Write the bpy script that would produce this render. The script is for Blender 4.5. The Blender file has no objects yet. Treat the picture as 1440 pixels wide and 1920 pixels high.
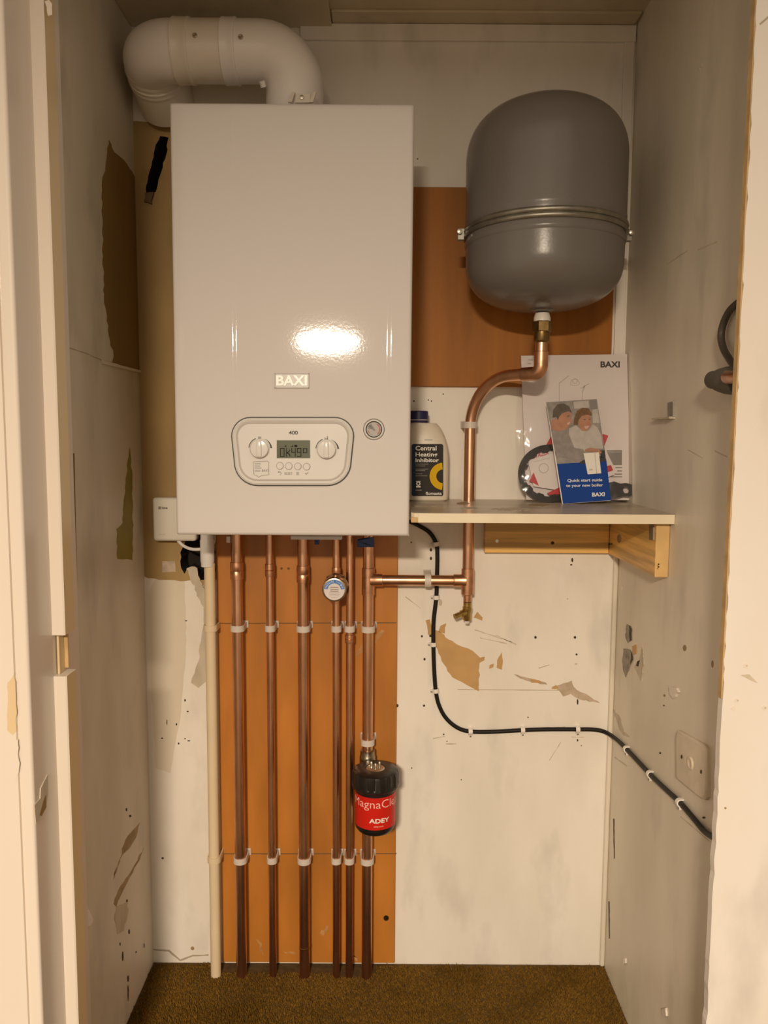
import bpy, bmesh, math, random
from mathutils import Vector, Matrix, noise
from mathutils.geometry import tessellate_polygon
S = bpy.context.scene
COL = S.collection
random.seed(7)
# ------------------------------------------------------------------ camera
FPX, PITCH, ROLL, CAMH = 1450.0, math.radians(5.5), 0.006, 1.13
_c, _s = math.cos(PITCH), math.sin(PITCH)
FWD = Vector((0, _c, -_s)); _r0 = Vector((1, 0, 0)); _u0 = Vector((0, _s, _c))
RGT = math.cos(ROLL)*_r0 + math.sin(ROLL)*_u0
UPV = -math.sin(ROLL)*_r0 + math.cos(ROLL)*_u0
EYE = Vector((0, 0, CAMH))
cd = bpy.data.cameras.new('camera'); cam = bpy.data.objects.new('camera', cd); COL.objects.link(cam)
cd.sensor_fit = 'VERTICAL'; cd.sensor_height = 36.0; cd.lens = FPX/1920*36; cd.clip_start = .02
cam.matrix_world = Matrix(((RGT.x, UPV.x, -FWD.x, 0), (RGT.y, UPV.y, -FWD.y, 0), (RGT.z, UPV.z, -FWD.z, CAMH), (0, 0, 0, 1)))
S.camera = cam
# ------------------------------------------------------------------ world, lamps, exposure
w = bpy.data.worlds.new('world'); S.world = w; w.use_nodes = True
w.node_tree.nodes['Background'].inputs[0].default_value = (1.0, .80, .59, 1)
w.node_tree.nodes['Background'].inputs[1].default_value = .57
ld = bpy.data.lights.new('hall_lamp', 'AREA'); ld.shape = 'DISK'; ld.size = .29; ld.energy = 170; ld.color = (1, .82, .62)
lo = bpy.data.objects.new('hall_lamp', ld); COL.objects.link(lo); lo.location = (-.30, -1.5, 1.80); lo.rotation_euler = (math.radians(1), 0, 0)
S.view_settings.view_transform = 'Standard'; S.view_settings.look = 'None'
S.view_settings.gamma = 1; S.view_settings.use_curve_mapping = False; S.view_settings.exposure = 0.0

# ------------------------------------------------------------------ measuring helpers: a sight line meets a real plane
def ray(x, y): return FWD + RGT*((x-720)/FPX) + UPV*((960-y)/FPX)
def P(x, y, d):
    v = ray(x, y); return EYE + v*(d/v.y)
def PX(x, y, X):
    v = ray(x, y); return EYE + v*(X/v.x)
def PP(x, y, pl):
    v = ray(x, y); return EYE + v*((pl[0]-EYE).dot(pl[1])/v.dot(pl[1]))
def zp(y, d): return P(720, y, d).z
YB = 1.57; XL = -.492; XR = .480; ZC = 1.925
BACK = (Vector((0, YB, 0)), Vector((0, -1, 0)))
RIGHT = (Vector((XR, 0, 0)), Vector((-1, 0, 0)))
LEFT = (Vector((XL, 0, 0)), Vector((1, 0, 0)))
def plane_y(d): return (Vector((0, d, 0)), Vector((0, -1, 0)))

# ------------------------------------------------------------------ materials
MATS = {}
def mat(name, col, rough=.5, metal=0, var=.0, scale=8, col2=None, bump=0, bscale=60, streak=None, coat=0, spec=.5, detail=4, emit=None, thr=(.35, .65)):
    if name in MATS: return MATS[name]
    m = bpy.data.materials.new(name); m.use_nodes = True; MATS[name] = m
    nt = m.node_tree; b = nt.nodes['Principled BSDF']
    b.inputs['Base Color'].default_value = (*col, 1); b.inputs['Roughness'].default_value = rough
    b.inputs['Metallic'].default_value = metal; b.inputs['Coat Weight'].default_value = coat
    b.inputs['Specular IOR Level'].default_value = spec
    tc = nt.nodes.new('ShaderNodeNewGeometry')
    mp = nt.nodes.new('ShaderNodeMapping'); nt.links.new(tc.outputs['Position'], mp.inputs[0])
    if streak: mp.inputs['Scale'].default_value = streak
    n = nt.nodes.new('ShaderNodeTexNoise'); n.inputs['Scale'].default_value = scale; n.inputs['Detail'].default_value = detail
    nt.links.new(mp.outputs[0], n.inputs['Vector'])
    r = nt.nodes.new('ShaderNodeValToRGB')
    c2 = col2 or tuple(v*(1-var) for v in col)
    r.color_ramp.elements[0].position = thr[0]; r.color_ramp.elements[1].position = thr[1]
    r.color_ramp.elements[0].color = (*c2, 1); r.color_ramp.elements[1].color = (*col, 1)
    nt.links.new(n.outputs[0], r.inputs[0]); nt.links.new(r.outputs[0], b.inputs['Base Color'])
    if bump:
        n2 = nt.nodes.new('ShaderNodeTexNoise'); n2.inputs['Scale'].default_value = bscale; n2.inputs['Detail'].default_value = 3
        nt.links.new(mp.outputs[0], n2.inputs['Vector'])
        bp = nt.nodes.new('ShaderNodeBump'); bp.inputs['Strength'].default_value = bump; bp.inputs['Distance'].default_value = .002
        nt.links.new(n2.outputs[0], bp.inputs['Height']); nt.links.new(bp.outputs[0], b.inputs['Normal'])
    return m
def wall_mat(name, base, dirty, olive, gloss=.45):
    m = bpy.data.materials.new(name); m.use_nodes = True; nt = m.node_tree; b = nt.nodes['Principled BSDF']
    b.inputs['Roughness'].default_value = gloss
    g = nt.nodes.new('ShaderNodeNewGeometry')
    def nz(scale, st, det=5):
        mp = nt.nodes.new('ShaderNodeMapping'); mp.inputs['Scale'].default_value = st; nt.links.new(g.outputs['Position'], mp.inputs[0])
        n = nt.nodes.new('ShaderNodeTexNoise'); n.inputs['Scale'].default_value = scale; n.inputs['Detail'].default_value = det
        nt.links.new(mp.outputs[0], n.inputs['Vector']); return n.outputs[0]
    def mix(f, a, c):
        x = nt.nodes.new('ShaderNodeMix'); x.data_type = 'RGBA'; nt.links.new(f, x.inputs[0])
        for s, v in ((6, a), (7, c)):
            if isinstance(v, tuple): x.inputs[s].default_value = (*v, 1)
            else: nt.links.new(v, x.inputs[s])
        return x.outputs[2]
    def rng(v, a, c, o=1.0):
        r = nt.nodes.new('ShaderNodeMapRange'); nt.links.new(v, r.inputs[0]); r.inputs[1].default_value = a; r.inputs[2].default_value = c; r.inputs[4].default_value = o
        return r.outputs[0]
    c1 = mix(rng(nz(7, (1, 1, .35)), .40, .66, .95), base, dirty)        # broad vertical brush streaks
    c2 = mix(rng(nz(2.3, (1, 1, .6)), .5, .72, .6), c1, olive)            # damp greenish areas
    c3 = mix(rng(nz(13, (1, 1, .4), 7), .56, .78, .5), c2, tuple(v*.62 for v in dirty))   # scuffs
    nt.links.new(c3, b.inputs['Base Color'])
    bp = nt.nodes.new('ShaderNodeBump'); bp.inputs['Strength'].default_value = .35; bp.inputs['Distance'].default_value = .0025
    nt.links.new(nz(26, (1, 1, .3), 6), bp.inputs['Height']); nt.links.new(bp.outputs[0], b.inputs['Normal'])
    MATS[name] = m; return m
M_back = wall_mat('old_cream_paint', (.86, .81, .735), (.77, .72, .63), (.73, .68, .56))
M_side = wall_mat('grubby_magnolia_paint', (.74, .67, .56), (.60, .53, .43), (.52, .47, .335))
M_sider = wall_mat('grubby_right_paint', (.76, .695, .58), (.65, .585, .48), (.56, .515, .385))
M_front = wall_mat('front_cream_paint', (.76, .715, .66), (.74, .68, .60), (.71, .66, .58), .4)
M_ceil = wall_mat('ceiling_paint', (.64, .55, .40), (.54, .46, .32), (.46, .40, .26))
M_gloss = mat('gloss_trim_paint', (.74, .665, .58), .22, var=.06, scale=5, streak=(1, 1, .15), bump=.12, bscale=30)
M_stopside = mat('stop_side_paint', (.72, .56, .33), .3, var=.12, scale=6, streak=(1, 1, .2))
M_plyscuff = mat('ply_scuff', (.56, .30, .11), .6, var=.3, scale=60)
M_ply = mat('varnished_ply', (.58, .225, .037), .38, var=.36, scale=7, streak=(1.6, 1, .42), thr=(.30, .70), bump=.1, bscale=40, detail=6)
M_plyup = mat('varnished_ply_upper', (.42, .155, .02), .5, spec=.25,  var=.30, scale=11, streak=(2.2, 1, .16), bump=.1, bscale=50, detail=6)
M_plyedge = mat('ply_edge', (.30, .14, .04), .6, var=.2)
M_tan = mat('bare_tan_plaster', (.43, .285, .11), .75, var=.22, scale=9, streak=(1, 1, .4), bump=.3, bscale=40)
M_tandark = mat('bare_brown_board', (.265, .15, .034), .6, var=.2, scale=8, streak=(1, 1, .3), bump=.15)
M_olive = mat('olive_bare_strip', (.30, .235, .04), .6, var=.2, scale=20)
M_brown = mat('peeled_brown', (.56, .34, .135), .7, var=.12, scale=22, bump=.15)
M_scrape = mat('scraped_plaster', (.58, .46, .34), .8, var=.25, scale=60, bump=.4, bscale=150)
M_grey = mat('grey_filler', (.36, .32, .26), .85, var=.4, scale=70, bump=.6, bscale=150)
M_stain = mat('brown_smear', (.40, .275, .13), .7, var=.3, scale=50)
M_greysmear = mat('grey_smear', (.60, .52, .40), .7, var=.2, scale=60, streak=(1, 1, .2))
M_dark = mat('dark_pit', (.075, .05, .028), .9, var=.3)
M_pencil = mat('pencil_mark', (.16, .085, .03), .8)
M_pencilg = mat('pencil_grey', (.42, .36, .27), .8)
M_white = mat('boiler_white_enamel', (.68, .65, .63), .045, var=.015, scale=3, bump=.02, bscale=220, coat=0)
M_case = mat('boiler_case_metal', (.68, .67, .66), .3, var=.04)
M_fascia = mat('fascia_white', (.74, .725, .70), .16, var=.02)
M_bevelshade = mat('fascia_bevel_shade', (.52, .495, .46), .2, var=.03)
M_dgrey = mat('dark_print', (.03, .028, .027), .5)
M_mgrey = mat('mid_grey_print', (.22, .205, .19), .5)
M_lgrey = mat('pale_grey_print', (.48, .45, .42), .5)
M_lcd = mat('lcd_green', (.115, .128, .08), .3, var=.05, spec=.2)
M_lcdink = mat('lcd_ink', (.012, .014, .010), .5, spec=.1)
M_chrome = mat('chrome', (.86, .84, .80), .12, 1)
M_chromed = mat('chrome_plate', (.55, .53, .50), .25, 1)
M_badge = mat('badge_field', (.43, .41, .385), .3, var=.05)
M_badgelet = mat('badge_lettering', (.95, .93, .90), .3)
M_flue = mat('flue_white_plastic', (.84, .80, .77), .34, var=.06, scale=6, bump=.05, bscale=30)
M_flue2 = mat('flue_cream_plastic', (.79, .73, .635), .34, var=.06, scale=6)
M_tank = mat('tank_grey_enamel', (.165, .152, .14), .27, var=.05, scale=9, bump=.07, bscale=160)
M_zinc = mat('zinc_strap', (.36, .34, .29), .38, .85, var=.3, scale=40)
M_steel = mat('steel', (.62, .58, .50), .28, 1, var=.2, scale=50)
M_cu = mat('copper_bright', (.86, .50, .31), .30, 1, var=.26, scale=30, streak=(1, 1, .35), detail=5)
M_cuj = mat('copper_joint', (.82, .46, .28), .34, 1, var=.30, scale=60)
M_brass = mat('brass', (.60, .43, .16), .28, 1, var=.35, scale=60)
M_brassd = mat('brass_dull', (.30, .20, .075), .38, 1, var=.4, scale=60)
M_nickel = mat('nickel', (.42, .36, .27), .30, 1, var=.25, scale=60)
M_clip = mat('translucent_white_clip', (.66, .59, .52), .4, var=.08, scale=40)
M_ivory = mat('ivory_plastic', (.76, .62, .415), .38, var=.05, scale=12)
M_cond = mat('condensate_white', (.78, .75, .71), .3, var=.03)
M_black = mat('black_plastic', (.012, .010, .009), .33, var=.2, scale=40)
M_cable = mat('black_cable', (.009, .0075, .006), .5, spec=.3)
M_cableg = mat('grey_cable', (.075, .065, .05), .5, var=.2)
M_rubber = mat('grey_foam', (.115, .105, .085), .7, var=.2, scale=50, bump=.3)
M_red = mat('red_label', (.60, .016, .008), .4, spec=.3, var=.06)
M_redpr = mat('red_print', (.50, .03, .035), .45)
M_pinkpr = mat('pink_lettering', (.9, .55, .48), .4)
M_paper = mat('white_paper', (.74, .69, .68), .45, var=.03)
M_blue = mat('guide_blue', (.008, .055, .29), .45, spec=.2, var=.1, scale=10)
M_bluev = mat('blue_valve_lever', (.01, .035, .17), .35)
M_capblue = mat('bottle_cap_blue', (.012, .012, .075), .4)
M_bluelab = mat('blue_label_arc', (.03, .20, .62), .4)
M_hdpe = mat('cream_hdpe', (.71, .64, .52), .38, var=.03)
M_lab = mat('charcoal_label', (.028, .022, .019), .5, var=.1, spec=.2)
M_labblue = mat('label_navy_edge', (.008, .035, .10), .5, spec=.2)
M_yellow = mat('label_yellow', (.68, .41, .002), .5, spec=.15)
M_wprint = mat('white_print', (.80, .76, .70), .4)
M_shelft = mat('worn_shelf_top', (.58, .49, .37), .32, var=.32, scale=12, streak=(.5, 2, 1), bump=.1)
M_shelfe = mat('shelf_cream_edge', (.80, .71, .53), .4, var=.06, scale=20)
M_pine = mat('pine', (.90, .54, .16), .42, var=.42, scale=16, streak=(.22, .22, 5), detail=6, bump=.1, thr=(.40, .60))
M_pinee = mat('pine_end_grain', (.70, .46, .19), .5, var=.15, scale=30)
M_rcv = mat('receiver_white', (.70, .66, .57), .42, var=.02)
M_plate = mat('painted_plate', (.655, .565, .43), .4, var=.12, scale=30, bump=.4, bscale=60)
M_pbedge = mat('bare_board_edge', (.60, .40, .18), .8, var=.25, scale=40, bump=.3)
M_carp = mat('brown_carpet_backing', (.10, .058, .016), .95, var=.4, scale=90)
M_voiddark = mat('void_painted_dark', (.022, .015, .009), .95, var=.3, scale=20, bump=.5)  # near-black, so the darkness inside the wall holes is put into the colour
M_foam = mat('crumbly_filler', (.20, .13, .06), .95, var=.5, scale=60, bump=1)
def carpet_mat():
    m = bpy.data.materials.new('brown_carpet_pile'); m.use_nodes = True; nt = m.node_tree; b = nt.nodes['Principled BSDF']
    b.inputs['Roughness'].default_value = .95; b.inputs['Specular IOR Level'].default_value = .15
    g = nt.nodes.new('ShaderNodeNewGeometry')
    n = nt.nodes.new('ShaderNodeTexNoise'); n.inputs['Scale'].default_value = 130; n.inputs['Detail'].default_value = 3
    n2 = nt.nodes.new('ShaderNodeTexNoise'); n2.inputs['Scale'].default_value = 9; n2.inputs['Detail'].default_value = 5
    ad = nt.nodes.new('ShaderNodeMath'); ad.operation = 'ADD'; nt.links.new(n.outputs[0], ad.inputs[0]); nt.links.new(n2.outputs[0], ad.inputs[1])
    for q in (n, n2): nt.links.new(g.outputs['Position'], q.inputs['Vector'])
    r = nt.nodes.new('ShaderNodeValToRGB'); r.color_ramp.elements[0].position = .0; r.color_ramp.elements[1].position = 1
    h = nt.nodes.new('ShaderNodeMath'); h.operation = 'MULTIPLY'; h.inputs[1].default_value = .5; nt.links.new(ad.outputs[0], h.inputs[0])
    r.color_ramp.elements[0].position = .38; r.color_ramp.elements[1].position = .62
    r.color_ramp.elements[0].color = (.115, .06, .008, 1); r.color_ramp.elements[1].color = (.205, .108, .017, 1)
    nt.links.new(h.outputs[0], r.inputs[0]); nt.links.new(r.outputs[0], b.inputs['Base Color']); return m
M_pile = carpet_mat()
def film_mat():
    m = bpy.data.materials.new('clear_plastic_film'); m.use_nodes = True; nt = m.node_tree
    for q in list(nt.nodes):
        if q.type != 'OUTPUT_MATERIAL': nt.nodes.remove(q)
    out = [q for q in nt.nodes if q.type == 'OUTPUT_MATERIAL'][0]
    t = nt.nodes.new('ShaderNodeBsdfTransparent'); t.inputs[0].default_value = (.97, .955, .95, 1)
    g = nt.nodes.new('ShaderNodeBsdfGlossy'); g.inputs['Roughness'].default_value = .1; g.inputs[0].default_value = (.9, .9, .9, 1)
    geo = nt.nodes.new('ShaderNodeNewGeometry')
    n = nt.nodes.new('ShaderNodeTexNoise'); n.inputs['Scale'].default_value = 30; n.inputs['Detail'].default_value = 2; nt.links.new(geo.outputs['Position'], n.inputs['Vector'])
    bp = nt.nodes.new('ShaderNodeBump'); bp.inputs['Strength'].default_value = .4; bp.inputs['Distance'].default_value = .005; nt.links.new(n.outputs[0], bp.inputs['Height'])
    nt.links.new(bp.outputs[0], g.inputs['Normal'])
    f = nt.nodes.new('ShaderNodeFresnel'); f.inputs[0].default_value = 1.28; nt.links.new(bp.outputs[0], f.inputs['Normal'])
    x = nt.nodes.new('ShaderNodeMixShader'); nt.links.new(f.outputs[0], x.inputs[0]); nt.links.new(t.outputs[0], x.inputs[1]); nt.links.new(g.outputs[0], x.inputs[2])
    nt.links.new(x.outputs[0], out.inputs[0]); return m
M_film = film_mat()
def glass_mat():
    m = bpy.data.materials.new('gauge_glass'); m.use_nodes = True; nt = m.node_tree
    for q in list(nt.nodes):
        if q.type != 'OUTPUT_MATERIAL': nt.nodes.remove(q)
    out = [q for q in nt.nodes if q.type == 'OUTPUT_MATERIAL'][0]
    t = nt.nodes.new('ShaderNodeBsdfTransparent'); g = nt.nodes.new('ShaderNodeBsdfGlossy'); g.inputs['Roughness'].default_value = .05
    f = nt.nodes.new('ShaderNodeFresnel'); f.inputs[0].default_value = 1.45
    x = nt.nodes.new('ShaderNodeMixShader'); nt.links.new(f.outputs[0], x.inputs[0]); nt.links.new(t.outputs[0], x.inputs[1]); nt.links.new(g.outputs[0], x.inputs[2])
    nt.links.new(x.outputs[0], out.inputs[0]); return m
M_glass = glass_mat()

# ------------------------------------------------------------------ object helpers
WL = {}                                       # world location of every object
def link(name, me, parent, loc):
    o = bpy.data.objects.new(name, me); COL.objects.link(o)
    if parent: o.parent = parent; o.location = loc - WL[parent.name]
    else: o.location = loc
    WL[o.name] = Vector(loc); return o
def obj(name, bm, m, parent=None, smooth=True, recalc=True):
    if recalc: bmesh.ops.recalc_face_normals(bm, faces=bm.faces)
    vs = [v.co for v in bm.verts]
    lo_ = Vector((min(v[i] for v in vs) for i in range(3))); hi = Vector((max(v[i] for v in vs) for i in range(3)))
    c = (lo_+hi)/2
    if not parent: c.z = lo_.z
    for v in bm.verts: v.co -= c
    me = bpy.data.meshes.new(name); 
    if smooth:
        for f in bm.faces: f.smooth = True
        for e in bm.edges:
            if len(e.link_faces) == 2 and e.calc_face_angle(0) > .6: e.smooth = False
    bm.to_mesh(me); bm.free(); me.materials.append(m)
    return link(name, me, parent, c)
def tag(o, label=None, cat=None, group=None, kind=None):
    if label: o['label'] = label
    if cat: o['category'] = cat
    if group: o['group'] = group
    if kind: o['kind'] = kind
    return o
def thing(name, loc, label, cat, group=None):
    o = bpy.data.objects.new(name, None); COL.objects.link(o); o.empty_display_size = .03
    o.location = loc; WL[o.name] = Vector(loc); return tag(o, label, cat, group)
def struct(name, bm, m, parent=None, smooth=False):
    o = obj(name, bm, m, parent, smooth)
    if not parent: o['kind'] = 'structure'
    return o
def B(): return bmesh.new()
def box(bm, a, b, bev=0, seg=2):
    a = Vector(a); b = Vector(b)
    lo_ = Vector((min(a[i], b[i]) for i in range(3))); hi = Vector((max(a[i], b[i]) for i in range(3)))
    r = bmesh.ops.create_cube(bm, size=1, matrix=Matrix.Translation((lo_+hi)/2) @ Matrix.Diagonal((*(hi-lo_), 1)))
    if bev:
        es = list({e for v in r['verts'] for e in v.link_edges})
        bmesh.ops.bevel(bm, geom=es, offset=bev, segments=seg, affect='EDGES', profile=.5)
    return bm
def ortho(t):
    t = t.normalized(); a = Vector((0, 0, 1)) if abs(t.z) < .9 else Vector((0, 1, 0))
    u = t.cross(a).normalized(); return u, t.cross(u).normalized()
def loft(bm, rings, caps=True, closed=True):
    R = [[bm.verts.new(p) for p in r] for r in rings]
    n = len(R[0])
    for a, b in zip(R, R[1:]):
        for i in range(n if closed else n-1):
            j = (i+1) % n
            bm.faces.new((a[i], a[j], b[j], b[i]))
    if caps:
        bm.faces.new(R[0]); bm.faces.new(R[-1])
    return bm
def tube(bm, pts, r, seg=16, caps=True):
    pts = [Vector(p) for p in pts]; n = len(pts); rs = r if isinstance(r, (list, tuple)) else [r]*n
    t0 = (pts[1]-pts[0]).normalized(); u, v = ortho(t0); rings = []
    for i, p in enumerate(pts):
        t = ((pts[min(i+1, n-1)]-p).normalized() + (p-pts[max(i-1, 0)]).normalized())
        t = t.normalized() if t.length > 1e-9 else t0
        ax = t0.cross(t)
        if ax.length > 1e-8:
            q = Matrix.Rotation(t0.angle(t), 3, ax); u = q @ u; v = q @ v
        t0 = t
        rings.append([p + (u*math.cos(2*math.pi*k/seg) + v*math.sin(2*math.pi*k/seg))*rs[i] for k in range(seg)])
    return loft(bm, rings, caps)
def lathe(bm, prof, org, axis=(0, 0, 1), seg=32, caps=True):
    org = Vector(org); ax = Vector(axis).normalized(); u, v = ortho(ax)
    rings = [[org + ax*h + (u*math.cos(2*math.pi*k/seg) + v*math.sin(2*math.pi*k/seg))*max(r, 1e-5) for k in range(seg)] for r, h in prof]
    return loft(bm, rings, caps)
def prism(bm, pts, ext):
    pts = [Vector(p) for p in pts]; ext = Vector(ext)
    a = [bm.verts.new(p) for p in pts]; b = [bm.verts.new(p+ext) for p in pts]; n = len(pts)
    for t in tessellate_polygon([pts]):
        try: bm.faces.new([a[i] for i in t]); bm.faces.new([b[i] for i in reversed(t)])
        except ValueError: pass
    for i in range(n):
        j = (i+1) % n
        try: bm.faces.new((a[i], a[j], b[j], b[i]))
        except ValueError: pass
    return bm
def smoothpath(pts, sub=8):
    pts = [Vector(p) for p in pts]; q = [2*pts[0]-pts[1]] + pts + [2*pts[-1]-pts[-2]]; out = []
    for i in range(1, len(q)-2):
        p0, p1, p2, p3 = q[i-1:i+3]
        for k in range(sub):
            t = k/sub
            out.append(.5*((2*p1) + (p2-p0)*t + (2*p0-5*p1+4*p2-p3)*t*t + (3*p1-p0-3*p2+p3)*t**3))
    return out + [pts[-1]]
def ragged(poly, amp=2.0, step=9, seed=0):
    rnd = random.Random(seed); out = []
    for i, a in enumerate(poly):
        b = poly[(i+1) % len(poly)]; L = math.hypot(b[0]-a[0], b[1]-a[1]); n = max(1, int(L/step))
        for k in range(n):
            t = k/n; out.append((a[0]+(b[0]-a[0])*t + (rnd.uniform(-amp, amp) if k else 0), a[1]+(b[1]-a[1])*t + (rnd.uniform(-amp, amp) if k else 0)))
    return out
def disc(cx, cy, r, n=20, ry=None, a0=0, a1=2*math.pi):
    ry = ry or r; return [(cx+r*math.cos(a0+(a1-a0)*k/n), cy+ry*math.sin(a0+(a1-a0)*k/n)) for k in range(n)]
def arcband(cx, cy, r0, r1, a0, a1, n=14, taper=False):
    A = [a0+(a1-a0)*k/n for k in range(n+1)]
    o = [(cx+(r0+(r1-r0)*(k/n if taper else 1))*math.cos(a), cy+(r0+(r1-r0)*(k/n if taper else 1))*math.sin(a)) for k, a in enumerate(A)]
    return o + [(cx+r0*math.cos(a), cy+r0*math.sin(a)) for a in reversed(A)]
def rrect(x0, y0, x1, y1, r, n=5):
    out = []
    for cx, cy, a in ((x1-r, y0+r, -90), (x1-r, y1-r, 0), (x0+r, y1-r, 90), (x0+r, y0+r, 180)):
        out += [(cx+r*math.cos(math.radians(a+90*k/n)), cy+r*math.sin(math.radians(a+90*k/n))) for k in range(n+1)]
    return out
def flat(name, polys, pl, m, parent, h=.0005, base=0.0):
    """thin solid(s) with the given outline lying on plane pl"""
    bm = B()
    if polys and not isinstance(polys[0][0], (tuple, list)): polys = [polys]
    for poly in polys:
        q = [PP(x, y, pl) + pl[1]*base for x, y in poly]; prism(bm, q, pl[1]*h)
    return obj(name, bm, m, parent, smooth=False)
def text_verts(s, bold=0, spacing=1):
    cu = bpy.data.curves.new('lettering', 'FONT'); cu.body = s; cu.offset = bold; cu.space_character = spacing; cu.resolution_u = 3
    o = bpy.data.objects.new('lettering', cu); COL.objects.link(o)
    bpy.context.view_layer.update()
    me = bpy.data.meshes.new_from_object(o.evaluated_get(bpy.context.evaluated_depsgraph_get()))
    bpy.data.objects.remove(o); bpy.data.curves.remove(cu)
    vs = [v.co.copy() for v in me.vertices]; fs = [tuple(p.vertices) for p in me.polygons]; bpy.data.meshes.remove(me)
    x0, x1 = min(v.x for v in vs), max(v.x for v in vs); y0, y1 = min(v.y for v in vs), max(v.y for v in vs)
    return [((v.x-x0)/(x1-x0), (v.y-y0)/(y1-y0)) for v in vs], fs
def text(name, lines, pl, m, parent, base=.0, h=.0004, bold=.012, spacing=1):
    """lines: [(string, x0, y0, x1, y1 [, skew])] boxes on plane pl"""
    bm = B()
    for L in lines:
        s, x0, y0, x1, y1 = L[:5]; dy = L[5] if len(L) > 5 else 0; dx = L[6] if len(L) > 6 else 0
        tl, tr, bl = PP(x0, y0, pl), PP(x1, y0+dy, pl), PP(x0+dx, y1, pl)
        uv, fs = text_verts(s, bold, spacing)
        vs = [bm.verts.new(bl + (tr-tl)*u + (tl-bl)*v + pl[1]*(base+h)) for u, v in uv]
        for q in fs:
            try: bm.faces.new([vs[i] for i in q])
            except ValueError: pass
    r = bmesh.ops.extrude_face_region(bm, geom=list(bm.faces))
    for e in r['geom']:
        if isinstance(e, bmesh.types.BMVert): e.co -= pl[1]*h
    return obj(name, bm, m, parent, smooth=False)
def pads(name, rects, pl, m, parent, base=0, h=.0003):
    return flat(name, [[(a, b), (c, b), (c, d), (a, d)] for a, b, c, d in rects], pl, m, parent, h, base)

# ================================================================== THE ROOM
# floor with cut-out-looking ragged carpet
bm = B(); box(bm, (-1.4, -2.6, -.06), (1.4, 1.75, -.002)); floor = struct('floor', bm, M_carp)
def pile():
    rnd = random.Random(3); V = []; Fc = []
    def blocked(x, y):
        edge = 1.562 - .006*noise.noise((x*30, 0, 1))
        if -.34 < x < -.012: edge = 1.538 + .007*noise.noise((x*45, 3, 1))
        if -.09 < x < -.02: edge -= .012
        return y > edge
    for i in range(72000):
        x = rnd.uniform(XL+.002, XR-.002); y = rnd.uniform(1.17, 1.568)
        if blocked(x, y): continue
        h = rnd.uniform(.004, .008); r = rnd.uniform(.0013, .0024); a = rnd.uniform(0, 6.28); k = len(V)
        hump = .004*max(0, noise.noise((x*9, y*9, 0)))
        for j in range(3): V.append((x+r*math.cos(a+j*2.094), y+r*math.sin(a+j*2.094), -.003))
        V.append((x+rnd.uniform(-.003, .003), y+rnd.uniform(-.003, .003), h-.004+hump))
        Fc += [(k, k+1, k+3), (k+1, k+2, k+3), (k+2, k, k+3)]
    me = bpy.data.meshes.new('carpet_pile'); me.from_pydata(V, [], Fc); me.materials.append(M_pile)
    o = link('carpet_pile', me, None, Vector((0, 0, 0)))
    tag(o, 'brown short-pile carpet covering the cupboard floor', 'carpet', kind='stuff')
pile()

# back wall with two real holes
H1 = ragged([(338, 1036), (352, 1000), (372, 985), (402, 985), (404, 1090), (388, 1122), (372, 1078), (352, 1064), (346, 1076), (340, 1066)], 1.5, 7, 5)
H2 = ragged([(300, 255), (316, 258), (312, 290), (300, 330), (292, 360), (275, 364), (274, 348), (284, 310), (290, 280)], 1.5, 7, 9)
def wall_back():
    bm = B(); outer = [Vector((-.56, YB, -.06)), Vector((.56, YB, -.06)), Vector((.56, YB, 2.0)), Vector((-.56, YB, 2.0))]
    holes = [[PP(x, y, BACK) for x, y in h] for h in (H1, H2)]
    allp = outer + holes[0] + holes[1]
    vs = [bm.verts.new(p) for p in allp]
    for t in tessellate_polygon([outer] + holes): bm.faces.new([vs[i] for i in t])
    k = 4
    for h in holes:
        back = [bm.verts.new(p + Vector((0, .06, 0))) for p in h]; n = len(h)
        for i in range(n): bm.faces.new((vs[k+i], vs[k+(i+1) % n], back[(i+1) % n], back[i])).material_index = 1
        bm.faces.new(back).material_index = 1; k += n
    o = struct('wall_back', bm, M_back); o.data.materials.append(M_voiddark); return o
wb = wall_back()
bm = B(); box(bm, (-.6, YB+.062, -.06), (.6, YB+.12, 2.05)); struct('masonry_back', bm, M_voiddark, wb)
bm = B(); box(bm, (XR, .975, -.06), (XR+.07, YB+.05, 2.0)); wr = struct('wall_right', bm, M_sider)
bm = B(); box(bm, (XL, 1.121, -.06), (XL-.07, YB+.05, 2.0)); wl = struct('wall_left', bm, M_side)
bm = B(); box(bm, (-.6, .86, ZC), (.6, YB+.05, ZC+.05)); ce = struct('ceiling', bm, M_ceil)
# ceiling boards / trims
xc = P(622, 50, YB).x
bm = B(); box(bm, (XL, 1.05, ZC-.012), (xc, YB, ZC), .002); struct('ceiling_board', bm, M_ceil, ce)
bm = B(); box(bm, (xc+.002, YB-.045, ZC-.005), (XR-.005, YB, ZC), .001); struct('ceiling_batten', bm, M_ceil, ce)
bm = B(); box(bm, (xc-.06, YB-.007, ZC-.036), (XR-.002, YB, ZC-.006), .001); struct('trim_1', bm, M_back)
bm = B(); box(bm, (XR-.010, YB-.010, 0), (XR, YB, .905), .004); struct('trim_2', bm, M_sider)
bm = B(); box(bm, (P(1152, 600, YB).x, YB-.005, 1.2), (XR-.004, YB, 1.89), .001); struct('trim_3', bm, M_back)

# front partition on the right: a board with a chipped edge
def front_board():
    bm = B(); rnd = random.Random(11); pts = []
    z = -.06
    while z < 2.1:
        pts.append((.4343+rnd.choice((0, 0, .0006, -.0005, .0012)), z)); z += rnd.uniform(.006, .022)
    poly = [Vector((x, .962, z)) for x, z in pts] + [Vector((1.3, .962, 2.1)), Vector((1.3, .962, -.06))]
    prism(bm, poly, (0, .0125, 0)); return bm
wf = struct('wall_front', front_board(), M_front)
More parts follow.
